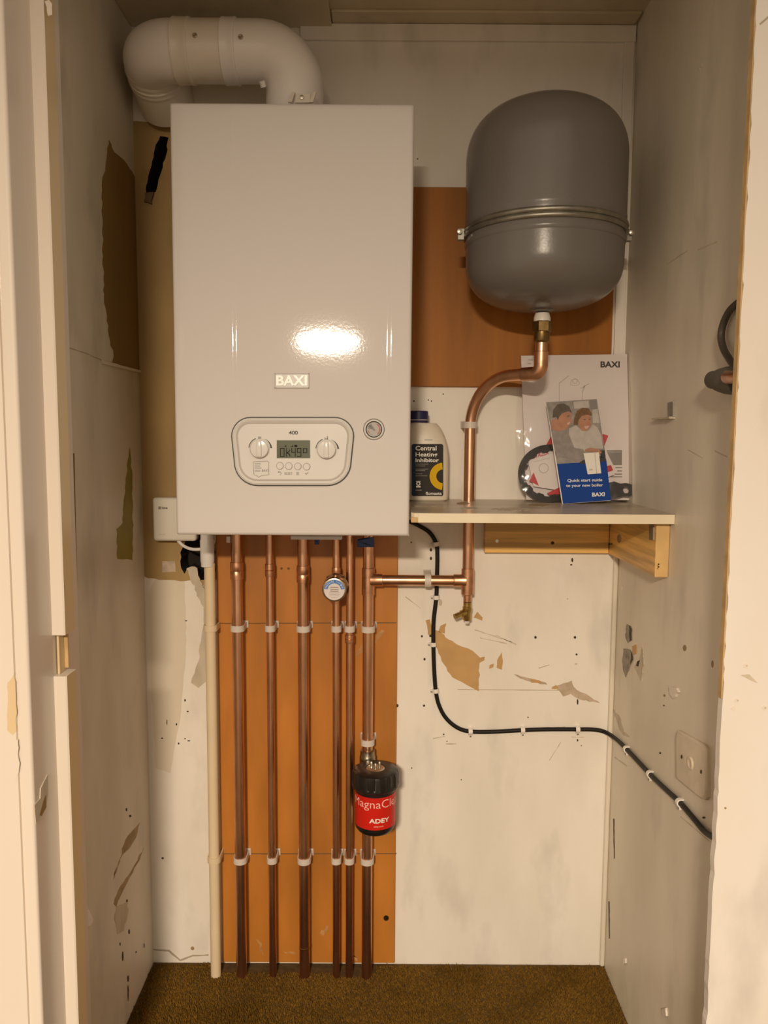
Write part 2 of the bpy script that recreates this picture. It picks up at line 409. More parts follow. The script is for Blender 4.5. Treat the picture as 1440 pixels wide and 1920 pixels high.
# bare edge strip of that board
def board_edge():
    bm = B(); box(bm, (.4331, .9635, .80), (.4348, .9742, 2.1)); return bm
struct('bare_edge', board_edge(), M_pbedge, wf)
bm = B(); box(bm, (-1.3, .975, -.06), (-.662, 1.0, 2.1)); struct('wall_front_left', bm, M_front)
bm = B(); box(bm, (-.449, .975, 1.86), (.433, 1.062, 2.1)); struct('trim_4', bm, M_front)
# door lining on the left: stepped profile with a planted stop that has a piece cut out
def lining():
    bm = B(); prof = [(-.66, .958), (-.4690, .958), (-.4683, .9615), (-.4643, .9615), (-.4634, .958)] + [(-.4545+.0045*math.sin(a), .9625-.0045*math.cos(a)) for a in [math.pi/2*k/6 for k in range(7)]] + [(-.4500, 1.12), (-.488, 1.12), (-.488, 1.0), (-.66, 1.0)]
    prism(bm, [Vector((x, y, -.06)) for x, y in prof], (0, 0, 2.06)); return bm
tr = struct('trim_5', lining(), M_gloss)
zn0, zn1 = zp(1272, 1.03), zp(1195, 1.03)
def stop(z0, z1, slope0=0, slope1=0):
    bm = B(); r = [Vector((-.4502, 1.03, z0)), Vector((-.4502, 1.064, z0)), Vector((-.4335, 1.064, z0)), Vector((-.4325, 1.063, z0)), Vector((-.4325, 1.0315, z0)), Vector((-.4345, 1.03, z0))]
    prism(bm, r, (0, 0, z1-z0)); return bm
def two_tone_stop(name, z0, z1):
    o = struct(name, stop(z0, z1), M_gloss, tr)
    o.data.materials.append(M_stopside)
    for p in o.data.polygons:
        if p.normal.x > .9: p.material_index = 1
    return o
two_tone_stop('door_stop', -.06, zn0); two_tone_stop('door_stop', zn1, 2.0)
bm = B(); box(bm, (-.449, 1.040, zn0), (-.4455, 1.060, zn1), .001); struct('cut_out_inset', bm, M_stopside, tr)
bm = B(); box(bm, (-.4455, 1.056, zn0+.004), (-.440, 1.060, zn1-.004), .001); struct('cut_out_inset', bm, M_pbedge, tr)
# old lock keep let into the lining
LN = (Vector((-.450, 0, 0)), Vector((1, 0, 0)))
LN0 = plane_y(.958)
flat('keep_plate', [(63, 1510), (74, 1497), (75, 1478), (88, 1452), (89, 1488), (84, 1517), (66, 1545)], LN, M_greysmear, tr, .0012)
flat('keep_recess', [(79, 1502), (84, 1490), (85, 1513), (76, 1530), (72, 1528)], LN, M_tandark, tr, .0003, .0013)
flat('worn_patch', ragged([(14, 1280), (27, 1262), (30, 1310), (31, 1370), (24, 1378), (14, 1370)], 1.5, 8, 2), LN0, M_stopside, tr, .0003)
flat('worn_patch', ragged([(24, 1400), (34, 1385), (36, 1440), (30, 1465), (26, 1455)], 1.5, 8, 3), LN0, M_gloss, tr, .0003)
flat('worn_patch', ragged([(84, 3), (92, 0), (98, 8), (98, 28), (90, 30), (88, 14)], 1, 6, 4), plane_y(1.03), M_gloss, tr, .0004)
# dark open joint behind the lining
flat('open_joint', [(137, 850), (139, 850), (147, 1240), (155, 1700), (153, 1702), (144, 1240)], LEFT, M_tandark, wl, .0006)
flat('filler_lump', ragged([(157, 1702), (165, 1706), (173, 1726), (168, 1735), (158, 1738)], 1, 6, 4), LEFT, M_gloss, wl, .002)

# -------- wear on the walls (each patch has an outline of its own)
def patch(name, poly, pl, m, parent, amp=1.5, step=8, seed=1, h=.0004, base=0):
    return flat(name, ragged(poly, amp, step, seed), pl, m, parent, h, base)
patch('bare_patch', [(204, 262), (214, 285), (232, 300), (262, 345), (290, 380), (290, 704), (240, 689), (210, 680), (213, 668), (204, 630), (203, 610), (195, 568), (193, 480), (191, 340), (198, 310)], LEFT, M_tandark, wl, 1.6, 8, 2)
flat('ledge_strip', [(186, 676), (192, 677), (290, 702), (290, 706), (190, 682)], LEFT, M_gloss, wl, .004)
patch('bare_patch', [(243, 838), (248, 900), (249, 1000), (248, 1050), (220, 1048), (218, 992), (230, 980), (233, 930), (237, 890)], LEFT, M_olive, wl, 1.2, 8, 5)
flat('crack_line', ragged([(120, 648), (160, 661), (190, 674), (190, 676), (160, 663), (120, 650)], .6, 8, 6), LEFT, M_pencilg, wl, .0003)
patch('stain', [(262, 1543), (255, 1570), (243, 1590), (232, 1600), (220, 1625), (213, 1650), (225, 1610), (235, 1575), (246, 1560)], LEFT, M_stain, wl, 2, 8, 7)
patch('stain', [(269, 1590), (262, 1612), (243, 1645), (226, 1680), (218, 1700), (213, 1695), (222, 1668), (245, 1635)], LEFT, M_stain, wl, 1.2, 8, 8)
patch('stain', [(218, 1700), (240, 1690), (240, 1715), (232, 1745), (220, 1752), (214, 1725)], LEFT, M_greysmear, wl, 2, 8, 9)
for i, q in enumerate([(244, 1530, 3, 3), (237, 1518, 2, 4), (242, 1747, 2, 6), (230, 1793, 2, 12), (240, 1835, 2, 8), (240, 1862, 1.5, 20), (225, 1770, 1.5, 4), (255, 1785, 1.3, 3), (270, 1773, 1.2, 6), (238, 1690, 2, 5)]):
    flat('chip', ragged(disc(q[0], q[1], q[2]*.8, 9, q[3]*.8), .5, 4, i), LEFT, M_dark, wl, .0003)
# back wall, left strip
def holed_patch():
    bm = B(); o = [PP(x, y, BACK)+Vector((0, -.0004, 0)) for x, y in ragged([(236, 228), (350, 228), (420, 990), (412, 1086), (338, 1090), (278, 1084), (250, 1070), (240, 700)], 1.5, 9, 12)]
    hs = [[PP(x, y, BACK)+Vector((0, -.0004, 0)) for x, y in h] for h in (H1, H2)]
    vs = [bm.verts.new(p) for p in o+hs[0]+hs[1]]
    for t in tessellate_polygon([o]+hs): bm.faces.new([vs[i] for i in t])
    return obj('bare_plaster', bm, M_tan, wb, False)
holed_patch()
patch('fresh_paint', [(296, 1077), (330, 1073), (346, 1090), (350, 1200), (340, 1330), (320, 1450), (292, 1440), (284, 1300), (280, 1110)], BACK, M_hdpe, wb, 1.2, 12, 13, .0003)
patch('plaster_square', [(304, 1052), (328, 1052), (330, 1072), (304, 1073)], BACK, M_scrape, wb, .5, 9, 14, .0005, .0004)
patch('crumbled_edge', [(350, 1066), (366, 1062), (372, 1078), (386, 1110), (392, 1128), (388, 1150), (376, 1125), (362, 1095)], BACK, M_greysmear, wb, 2.5, 5, 15, .004)
patch('crumbled_edge', [(274, 364), (290, 362), (286, 384), (272, 380)], BACK, M_foam, wb, 2, 5, 16, .008)
patch('stain', [(383, 1130), (390, 1140), (390, 1275), (372, 1290), (358, 1280), (372, 1240), (380, 1180)], BACK, M_greysmear, wb, 2, 9, 17, .0002)
flat('crack_line', ragged([(284, 1778), (300, 1780), (318, 1781), (338, 1799), (362, 1790), (391, 1789), (391, 1792), (362, 1793), (338, 1802), (316, 1784), (284, 1781)], .6, 8, 18), BACK, M_pencilg, wb, .0004)
for i, q in enumerate([(347, 1313, 2, 3), (352, 1334, 2.5, 1.6), (313, 1354, 1, 7), (331, 1358, 1.5, 3), (304, 1384, 2.5, 1.5), (335, 1394, 2, 2.5), (347, 1385, 1.7, 1.7), (354, 1389, 3.5, 1.5), (305, 1609, 3, 2.5), (361, 1778, 4.5, 4.5), (378, 1118, 4, 1.3), (378, 1125, 3.5, 1.2), (349, 1164, 3, 1.2)]):
    flat('chip', ragged(disc(q[0], q[1], q[2]*.8, 9, q[3]*.8), .4, 4, i+20), BACK, M_stain if q[2] == 4.5 else M_dark, wb, .0003)
# back wall, right side
patch('peeled_patch', [(798, 1163), (806, 1161), (812, 1180), (822, 1183), (833, 1190), (835, 1195), (868, 1213), (886, 1220), (900, 1233), (909, 1231), (908, 1238), (899, 1243), (898, 1296), (886, 1290), (860, 1276), (848, 1270), (832, 1245), (822, 1225), (812, 1190), (802, 1190)], BACK, M_brown, wb, 1.4, 7, 31)
patch('peeled_patch', [(941, 1223), (943, 1240), (941, 1256), (931, 1252), (932, 1238)], BACK, M_brown, wb, .6, 5, 32)
patch('peeled_patch', [(918, 1247), (926, 1244), (925, 1251), (917, 1254)], BACK, M_brown, wb, .6, 5, 33)
patch('peeled_patch', [(895, 1147), (905, 1158), (904, 1164), (888, 1158)], BACK, M_brown, wb, 1, 4, 34)
patch('peeled_patch', [(826, 1173), (838, 1166), (836, 1168), (834, 1188), (822, 1184)], BACK, M_brown, wb, 1, 4, 36)
patch('scrape', [(963, 1264), (990, 1271), (1024, 1280), (1026, 1284), (1000, 1280), (975, 1272)], BACK, M_scrape, wb, 1, 6, 37)
patch('peeled_patch', [(994, 1273), (1012, 1276), (1018, 1281), (996, 1280)], BACK, M_brown, wb, .6, 5, 38, .0003, .0004)
patch('scrape', [(1034, 1288), (1050, 1284), (1072, 1276), (1076, 1288), (1096, 1300), (1125, 1318), (1088, 1312), (1070, 1301), (1056, 1306), (1048, 1295)], BACK, M_scrape, wb, 2, 6, 39)
patch('peeled_patch', [(1033, 1291), (1042, 1284), (1048, 1290), (1040, 1292)], BACK, M_brown, wb, .6, 5, 40, .0003, .0004)
flat('seam_line', ragged([(858, 1292.2), (1050, 1293.6), (1050, 1294.8), (858, 1293.4)], .25, 14, 41), BACK, M_pencilg, wb, .0002)
for i, (a, b, c, d) in enumerate([(890, 1180, 960, 1203), (930, 1190, 968, 1208), (760, 1118, 788, 1140), (900, 1195, 950, 1206), (1010, 1252, 1030, 1246), (1030, 1425, 1052, 1390), (985, 1365, 1060, 1362), (812, 1384, 834, 1380), (836, 1394, 856, 1394), (1072, 1381, 1094, 1382)]):
    flat('scuff_line', ragged([(a, b), (c, d), (c, d+1.3), (a, b+1.8)], .6, 8, 50+i), BACK, M_greysmear, wb, .0002)
for i, (x, y, rx, ry) in enumerate([(771, 1017, 1.6, 2.2), (808, 1031, 3, 4), (808, 1047, 3, 4), (1073, 1050, 2.5, 5), (1071, 1059, 2.5, 2), (791, 1193, 2.4, 3), (807, 1192, 3, 3.5), (796, 1236, 2.6, 3.4), (1004, 1195, 3, 3.5), (1078, 1195, 3.2, 3.2), (1081, 1227, 2.5, 2.5), (1080, 1245, 3.5, 1.8), (1083, 1316, 2, 7), (795, 1323, 2.8, 2.8), (990, 1345, 1.6, 1.6), (826, 1130, 4, 8), (832, 1377, 1.8, 2), (838, 1390, 1.2, 1.2), (1083, 1388, 1.8, 3), (1090, 1398, 1.3, 1.3), (745, 1323, 3, 4), (1064, 1123, 1, 1), (776, 752, 2, 2), (803, 750, 1.6, 1.6), (809, 752, 1.6, 1.6), (831, 739, 1.6, 1.6), (783, 298, 1.6, 2), (772, 1440, 1.5, 1.5), (865, 1462, 1.4, 1.4)]):
    flat('chip', ragged(disc(x, y, rx*.8, 9, ry*.8), .5, 4, 70+i), BACK, M_dark if (rx < 3.5) else M_greysmear, wb, .0003)
flat('gap_line', ragged([(600, 71), (940, 74), (940, 76.5), (600, 73)], .4, 14, 91), plane_y(YB-.0005), M_dark, wb, .0004)
# right wall
for i, (poly, m) in enumerate([([(1176, 1170), (1184, 1175), (1186, 1200), (1178, 1205), (1173, 1190)], M_grey), ([(1170, 1216), (1182, 1218), (1187, 1235), (1180, 1256), (1174, 1270), (1169, 1255), (1168, 1235)], M_grey),
        ([(1206, 1205), (1208, 1240), (1204, 1278), (1196, 1262), (1190, 1250), (1200, 1235)], M_greysmear), ([(1186, 1212), (1194, 1208), (1194, 1225), (1188, 1228)], M_brown)]):
    patch('gouge', poly, RIGHT, m, wr, 1, 5, 100+i, .0012)
for i, poly in enumerate([[(1181, 1172), (1185, 1178), (1185, 1200), (1182, 1202)], [(1184, 1220), (1188, 1236), (1183, 1246), (1185, 1234)], [(1196, 1240), (1201, 1238), (1198, 1250), (1194, 1248)]]):
    patch('pit', poly, RIGHT, M_dark, wr, .6, 5, 110+i, .0004, .0012)
patch('raised_plug', [(1258, 1288), (1272, 1290), (1276, 1298), (1266, 1310), (1260, 1302)], RIGHT, M_gloss, wr, 1, 5, 115, .004)
patch('raised_plug', [(1171, 1796), (1175, 1797), (1175, 1806), (1170, 1808)], RIGHT, M_gloss, wr, .8, 5, 116, .003)
patch('raised_plug', [(1243, 1893), (1251, 1890), (1252, 1905), (1245, 1906)], RIGHT, M_gloss, wr, .8, 5, 117, .003)
patch('stain', [(1148, 1328), (1163, 1345), (1170, 1372), (1182, 1382), (1168, 1378), (1156, 1352)], RIGHT, M_greysmear, wr, 1.5, 5, 118, .0003)
for i, (x, y, rx, ry) in enumerate([(1284, 1215, 3.5, 6), (1336, 1245, 2, 7), (1246, 1304, 2, 2.5), (1245, 1323, 1.2, 1.5), (1238, 1412, 1.8, 2), (1346, 1430, 2.5, 5), (1345, 1478, 1.5, 5), (1320, 1533, 3, 2), (1315, 122, 3, 4), (1311, 130, 2, 4), (1165, 1103, 2.2, 5)]):
    flat('chip', ragged(disc(x, y, rx, 9, ry), .4, 4, 120+i), RIGHT, (M_stain, M_dark, M_gloss)[0 if i < 3 else 2 if i > 7 else 1], wr, .0004)
for i, (a, b, c, d) in enumerate([(1250, 495, 1290, 468), (1308, 468, 1345, 452), (1290, 842, 1318, 858), (1340, 844, 1364, 856), (1276, 1530, 1330, 1576), (1152, 1418, 1176, 1436)]):
    flat('scuff_line', ragged([(a, b), (c, d), (c, d+2), (a, b+2.5)], .7, 8, 140+i), RIGHT, M_greysmear, wr, .0002)
for i, (a, b, c, d) in enumerate([(1150, 1535, 1151, 1610), (1141, 1690, 1142, 1760)]):
    flat('crack_line', ragged([(a, b), (a+2, b), (c+1.5, d), (c, d)], .3, 8, 150+i), RIGHT, M_dark, wr, .0003)
FRP = plane_y(.962)
for i, (x, y, r) in enumerate([(1398, 1248, 4.5), (1381, 1313, 4.5), (1433, 1327, 4.5), (1375, 1328, 4), (1360, 1515, 2)]):
    flat('filled_hole', disc(x, y, r, 12), FRP, M_gloss if i != 4 else M_stain, wf, .0006); 
    if i < 3: flat('filled_hole', disc(x+1.5, y, r*.4, 10), FRP, M_greysmear, wf, .0003, .0006)
flat('scuff_line', ragged([(1388, 1266), (1405, 1264), (1421, 1281), (1408, 1276)], .6, 6, 160), FRP, M_greysmear, wf, .0002)
flat('crack_line', ragged([(1424, 44), (1440, 30), (1442, 33), (1425, 47)], .4, 6, 161), FRP, M_pencilg, wf, .0003)

# ================================================================== BOARDS
def board(name, x0, x1, z0, z1, m, label):
    r = thing(name, Vector(((x0+x1)/2, YB, z0)), label, 'board')
    bm = B(); box(bm, (x0, YB-.009, z0), (x1, YB, z1), .0008, 1); obj('panel', bm, m, r, False); return r
lb = board('plywood_board', P(411, 1400, YB-.009).x, P(743, 1400, YB-.009).x, .006, 1.20, M_ply, 'tall varnished orange-brown plywood board behind the row of copper pipes')
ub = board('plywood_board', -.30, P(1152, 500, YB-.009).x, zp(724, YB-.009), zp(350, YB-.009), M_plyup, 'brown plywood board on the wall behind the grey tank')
BRD = plane_y(YB-.009)
flat('pencil_line', [(411, 1168), (743, 1167), (743, 1168.6), (411, 1169.6)], BRD, M_pencil, lb, .0002)
flat('pencil_line', [(411, 1600), (743, 1599.5), (743, 1601.3), (411, 1602)], BRD, M_pencil, lb, .0002)
flat('screw', disc(724, 1721, 5, 14), BRD, M_brassd, lb, .0012)
for i, (x, y) in enumerate([(528, 1066), (541, 1066)]): flat('screw_hole', disc(x, y, 2.5, 8), BRD, M_pencil, lb, .0002)
for i, (a, b, c, d) in enumerate([(700, 1202, 716, 1180), (665, 1228, 678, 1205), (480, 1760, 492, 1790), (530, 1783, 552, 1786), (655, 1770, 665, 1800), (600, 1750, 612, 1735)]):
    flat('scuff', ragged([(a, b), (c, d), (c+5, d+3), (a+6, b+5)], 3.5, 4, 170+i), BRD, M_plyscuff, lb, .0001)

# ================================================================== BOILER
BY = 1.29
bx0, bx1, bz0, bz1 = -.349, .0425, .965, 1.6695
boiler = thing('boiler', Vector(((bx0+bx1)/2, 1.42, bz0)), 'large white wall-hung gas boiler with display panel and badge', 'boiler')
def sstep(a, b, x):
    t = min(1, max(0, (x-a)/(b-a))); return t*t*(3-2*t)
TILT = 0.0305
def boiler_front():
    bm = B(); rc = .006
    xs = sorted({round(v, 5) for v in [bx0+rc*(1-math.cos(k*math.pi/12)) for k in range(7)] + [bx1-rc*(1-math.cos(k*math.pi/12)) for k in range(7)] +
                 [bx0+rc+(bx1-bx0-2*rc)*k/14 for k in range(15)] + [-.253+.010*k/14 for k in range(15)] + [-.001+.030*k/24 for k in range(25)]})
    zs = sorted({round(v, 5) for v in [bz0+rc*(1-math.cos(k*math.pi/12)) for k in range(7)] + [bz1-rc*(1-math.cos(k*math.pi/12)) for k in range(7)] + [bz0+rc+(bz1-bz0-2*rc)*k/40 for k in range(41)]})
    def y(x, z):
        dx = min(x-bx0, bx1-x); dz = min(z-bz0, bz1-z); o = 0
        for d in (dx, dz):
            if d < rc: o += rc-math.sqrt(max(0, rc*rc-(rc-d)**2))
        wr_ = sstep(bz0+.012, bz0+.05, z)*sstep(bz1-.004, bz1-.05, z)
        xr = .002+.014*(1-sstep(bz0+.0, bz0+.06, z))
        rec = .0010*sstep(-.252, -.2445, x)*(1-sstep(xr, xr+.0075, x))*wr_
        return BY+min(o, rc)+rec+TILT*(z-bz0)
    G = [[bm.verts.new((-.153+(x+.153)*(1+TILT*(z-bz0)/1.29), y(x, z), z)) for x in xs] for z in zs]
    for a, b in zip(G, G[1:]):
        for i in range(len(xs)-1): bm.faces.new((a[i], a[i+1], b[i+1], b[i]))
    rim = [e for e in bm.edges if e.is_boundary]
    ex = bmesh.ops.extrude_edge_only(bm, edges=rim)
    for v in ex['geom']:
        if isinstance(v, bmesh.types.BMVert): v.co.y = BY+.035
    return bm
obj('front_panel', boiler_front(), M_white, boiler)
bm = B(); box(bm, (bx0+.003, BY+.03, bz0+.004), (bx1-.003, YB-.0095, 1.6585-.003), .003); obj('casing', bm, M_case, boiler)
PN = Vector((0, -1, TILT)).normalized()
BP = (Vector((0, BY+.0013, bz0)), PN)
# badge
flat('badge', rrect(515, 700, 579.5, 728, 3), BP, M_badge, boiler, .0018)
bm = B()
for q in ([(515, 700), (580, 700), (580, 701.8), (515, 701.8)], [(515, 726.4), (580, 726.4), (580, 728.2), (515, 728.2)], [(515, 700), (516.6, 700), (516.6, 728), (515, 728)], [(578.4, 700), (580, 700), (580, 728), (578.4, 728)]):
    prism(bm, [PP(x, y, BP)+Vector((0, -.0018, 0)) for x, y in q], (0, -.0006, 0))
obj('badge_frame', bm, M_lgrey, boiler, False)
text('badge_lettering', [('BAXI', 518.5, 704, 576, 723.5)], BP, M_badgelet, boiler, .0018, .0012, .03)
# control panel: outline with round lower corners
def cp_outline(g):
    out = []
    for cx, cy, r, a in ((628, 818, 35, -90), (614, 866, 44, 0), (484, 866, 44, 90), (470, 818, 35, 180)):
        for k in range(9):
            t = math.radians(a+90*k/8); out.append((cx+(r-g)*math.cos(t), cy+(r-g)*math.sin(t)))
    return out
cp = flat('control_panel', cp_outline(11), BP, M_fascia, boiler, .0032); 
def ring_part(name, g0, g1, h0, h1, m, parent):
    bm = B(); o, i = cp_outline(g0), cp_outline(g1); n = len(o); mid = cp_outline((g0+g1)/2); N = Vector((0, -1, 0))
    loft(bm, [[PP(*p, BP)+N*0 for p in o], [PP(*p, BP)+N*h0 for p in o], [PP(*p, BP)+N*h1 for p in mid], [PP(*p, BP)+N*h0 for p in i], [PP(*p, BP) for p in i]], caps=False)
    return obj(name, bm, m, parent)
ring_part('painted_gap_shadow', -1.3, 1.5, .0017, .0019, M_dgrey, cp)  # raised dark ring; the groove's shadow is put into its colour
ring_part('surround_lip', 1, 8, .0032, .0052, M_fascia, cp)
ring_part('inner_bevel', 7.5, 13, .0028, .0037, M_bevelshade, cp)  # shade of the bevel painted in as a darker tone, for depth
FC = (BP[0]+PN*.0032, PN)
flat('screen', [(519, 825.5), (581.5, 825.5), (581.5, 859), (519, 859)], FC, M_lcd, cp, .0005)
def seg7(x, y, w_, h_, segs, t=1.4):
    R = {'a': (x, y, x+w_, y+t), 'b': (x+w_-t, y, x+w_, y+h_/2), 'c': (x+w_-t, y+h_/2, x+w_, y+h_), 'd': (x, y+h_-t, x+w_, y+h_), 'e': (x, y+h_/2, x+t, y+h_), 'f': (x, y, x+t, y+h_/2), 'g': (x, y+h_/2-t/2, x+w_, y+h_/2+t/2)}
    return [[(R[s][0], R[s][1]), (R[s][2], R[s][1]), (R[s][2], R[s][3]), (R[s][0], R[s][3])] for s in segs]
ink = seg7(525, 840, 8.5, 16.5, 'abcdef') + seg7(536.5, 840, 1.5, 16.5, 'ef') + [[(538, 848), (541, 846.5), (543.5, 843), (544.6, 843.6), (542, 847.6), (540, 848.6), (543, 851), (545, 855.5), (543.6, 856), (541.5, 852), (538, 849.5)]]
ink += seg7(546.5, 840, 8, 16.5, 'fgbc') + seg7(557, 840, 8, 16.5, 'abcdfg') + seg7(568, 840.5, 8, 9, 'abcdef')
ink += [[(533.5, 838), (535.5, 834.5), (537.5, 838)], [(543.5, 838), (547, 837), (549, 834.5), (549.5, 838)], [(552, 834), (557.5, 834), (557.5, 838.2), (552, 838.2)]]
flat('screen_digits', ink, FC, M_lcdink, cp, .0002, .0005)
text('model_number', [('400', 541.5, 807.5, 558.5, 815)], FC, M_dgrey, cp, 0, .0003, .02)
def knob(cx, cy):
    bm = B(); c = PP(cx, cy, FC); r = .0150
    lathe(bm, [(r*1.06, 0), (r*1.06, .001), (r, .0012), (r, .0062), (r*.95, .0074), (r*.88, .0077), (0, .0077)], c, (0, -1, 0), 36); box(bm, c+Vector((-.0042, -.0105, -r*.90)), c+Vector((.0042, -.0070, r*.90)), .0015)
    k = obj('knob', bm, M_fascia, cp)
    bm = B(); lathe(bm, [(r*1.12, 0), (r*1.12, .0006), (r*1.06, .0007)], c, (0, -1, 0), 36); obj('knob_collar', bm, M_lgrey, cp)
knob(487, 841.5); knob(612.5, 843)
R_ = math.radians
for dm in (arcband(487, 841, 19.5, 21, R_(185), R_(248)), arcband(487, 841, 20, 23.5, R_(292), R_(358), 14, True), arcband(612.5, 842.5, 19.5, 21, R_(185), R_(248)), arcband(612.5, 842.5, 20, 23.5, R_(292), R_(358), 14, True)): flat('dial_mark', dm, FC, M_dgrey, cp, .0002)
ic = [[(484+i*2.1, 818.5), (485.4+i*2.1, 818.5), (485.4+i*2.1, 824), (484+i*2.1, 824)] for i in range(3)]
ic += [[(608.7, 820), (610.2, 820), (610.2, 825.5), (608.7, 825.5)], [(610, 822), (615, 822), (615, 823.6), (610, 823.6)], [(613.5, 820.5), (615.2, 820.5), (615.2, 825.5), (613.5, 825.5)], [(612.6, 818.2), (614.8, 817.7), (614.8, 820.8), (613.2, 820.8)]]
flat('dial_icon', ic[:3], FC, M_mgrey, cp, .0002); flat('dial_icon', ic[3:], FC, M_mgrey, cp, .0002)
for x, y in ((525, 873.5), (541.5, 874), (558.5, 874.5), (575, 875)):
    bm = B(); lathe(bm, [(.0056, 0), (.0056, .0016), (.0050, .0022), (0, .0021)], PP(x, y, FC), (0, -1, 0), 22); obj('button', bm, M_fascia, cp)
    bm = B(); lathe(bm, [(.0062, 0), (.0062, .0003), (.0056, .00035)], PP(x, y, FC), (0, -1, 0), 22, False); obj('button_ring', bm, M_mgrey, cp)
text('button_legend', [('RESET', 533.5, 885.6, 548.5, 890)], FC, M_mgrey, cp, 0, .0002, .01)
ii = [[(555.5, 885.4+i*2), (560.5, 885.4+i*2), (560.5, 886.5+i*2), (555.5, 886.5+i*2)] for i in range(3)]
ii += [[(571.5, 887.5), (572.6, 886.7), (574.2, 888.6), (577.8, 884.8), (578.6, 885.6), (574.3, 890.4)], arcband(524.5, 887.5, 2.2, 3.2, R_(-90), R_(90)), [(520.5, 885), (523.5, 883), (523.5, 887)]]
ii += [[(523, 884.6), (525, 884.6), (525, 885.5), (523, 885.5)]]
flat('button_icon', ii[:3], FC, M_mgrey, cp, .0002); flat('button_icon', ii[3:4], FC, M_mgrey, cp, .0002); flat('button_icon', ii[4:], FC, M_mgrey, cp, .0002)
def outline_band(poly, t=1.1):
    cx = sum(p[0] for p in poly)/len(poly); cy = sum(p[1] for p in poly)/len(poly); out = []
    n = len(poly)
    for i in range(n):
        a, b = poly[i], poly[(i+1) % n]
        L = math.hypot(b[0]-a[0], b[1]-a[1]) or 1; nx, ny = -(b[1]-a[1])/L*t/2, (b[0]-a[0])/L*t/2
        out.append([(a[0]+nx, a[1]+ny), (b[0]+nx, b[1]+ny), (b[0]-nx, b[1]-ny), (a[0]-nx, a[1]-ny)])
    return out
flat('info_sticker', outline_band([(475, 866), (502, 864.5), (504, 867), (504, 890), (490, 892), (485, 895), (481, 891.5), (476, 890), (474.5, 868)], .9), FC, M_mgrey, cp, .0002)
text('sticker_lettering', [('BAXI', 491, 880.2, 503, 884.6, -.3)], FC, M_mgrey, cp, 0, .0002, .015)
pads('sticker_small_print', [(477, 869, 489, 870.4), (477, 873, 487.5, 874.4), (477, 877, 490, 878.4), (477, 881.5, 488, 882.4), (477, 883.8, 488, 884.6)], FC, M_mgrey, cp, 0, .0002)
# pressure gauge
GP = BP
gc = PP(701, 805, GP)
g = None
bm = B(); lathe(bm, [(.0170, 0), (.0170, .002), (.0158, .0035), (.0138, .0035), (.0130, .0015), (.0130, .0004)], gc, (0, -1, 0), 40, False); g = obj('pressure_gauge', bm, M_chrome, boiler)
bm = B(); lathe(bm, [(.0178, 0), (.0178, .0009), (.0168, .001)], gc, (0, -1, 0), 40, False); obj('gauge_rim', bm, M_dgrey, g)
bm = B(); lathe(bm, [(.0131, .0009), (.0131, .0022), (.0122, .0024)], gc, (0, -1, 0), 40, False); obj('gauge_inner_rim', bm, M_dgrey, g)
bm = B(); lathe(bm, [(.0132, 0), (.0132, .0008)], gc, (0, -1, 0), 36); obj('gauge_face', bm, M_lgrey, g)
flat('gauge_red_band', [arcband(701, 805, 10, 12, R_(-60), R_(48)), arcband(701, 805, 10.3, 11.6, R_(140), R_(170))], GP, M_redpr, g, .0002, .0009)
flat('gauge_needle', [[(690, 799), (696, 794.5), (704, 807), (701.5, 808)], arcband(701, 805, 3, 11, R_(185), R_(225))], GP, M_mgrey, g, .0003, .0009)
bm = B(); lathe(bm, [(.0129, .0022), (.0129, .0026), (0, .003)], gc, (0, -1, 0), 36); obj('gauge_glass', bm, M_glass, g)
# fittings under the casing
bm = B(); box(bm, P(545, 1005, 1.34), P(642, 1009.5, 1.36), .001); obj('bottom_rail', bm, M_case, boiler)
for x, r in ((444, .013), (507, .0095), (569, .013), (631, .0095), (656, .0095), (691, .013)):
    c = P(x, 1012, 1.53); bm = B(); lathe(bm, [(r*1.35, 0), (r*1.35, .022)], (c.x, 1.53, .9475), (0, 0, 1), 6); obj('connection_nut', bm, M_brass, boiler, False)
for poly, d in (([(669, 1013), (672, 1011), (701, 1007), (702, 1026), (670, 1026)], 1.505), ([(589.5, 1010), (599, 1010), (598, 1021), (590, 1021)], 1.50)):
    bm = B(); prism(bm, [P(x, y, d) for x, y in poly], (0, .006, 0)); bmesh.ops.bevel(bm, geom=bm.edges[:], offset=.0008, segments=1, affect='EDGES'); obj('valve_lever', bm, M_bluev, boiler, False)
bm = B(); box(bm, P(424, 1006, 1.52), P(434, 1016, 1.535), .001); obj('isolation_cap', bm, M_cond, boiler)

# ================================================================== FLUE
FY, FZ, FR = 1.43, P(400, 97, 1.43).z, .0505
xa = P(553, 180, FY).x; xl = -.424
flue = thing('flue_pipe', Vector((xa, FY, 1.6585)), 'white plastic flue pipe bending from boiler top into the back wall corner', 'flue')
def arc3(c, a, b, n=12): return [c + a*math.cos(t) + b*math.sin(t) for t in [math.pi/2*k/n for k in range(n+1)]]
rb = .062
c1 = Vector((xa-rb, FY, FZ-rb)); e1 = arc3(c1, Vector((rb, 0, 0)), Vector((0, 0, rb)))
bm = B(); tube(bm, [Vector((xa, FY, 1.6565))] + e1 + [Vector((P(425, 95, FY).x, FY, FZ))], FR, 40); obj('elbow', bm, M_flue, flue)
rb = .047; c2 = Vector((xl+rb, FY+rb, FZ)); e2 = arc3(c2, Vector((0, -rb, 0)), Vector((-rb, 0, 0)))
bm = B(); tube(bm, [Vector((P(340, 95, FY).x+.004, FY, FZ))] + e2 + [Vector((xl, FY+rb+.006, FZ-.001))], FR*1.0, 40); obj('elbow', bm, M_flue, flue)
bm = B(); tube(bm, [Vector((P(425, 95, FY).x, FY, FZ)), Vector((P(338, 95, FY).x, FY, FZ))], FR*1.005, 40); obj('straight_section', bm, M_flue2, flue)
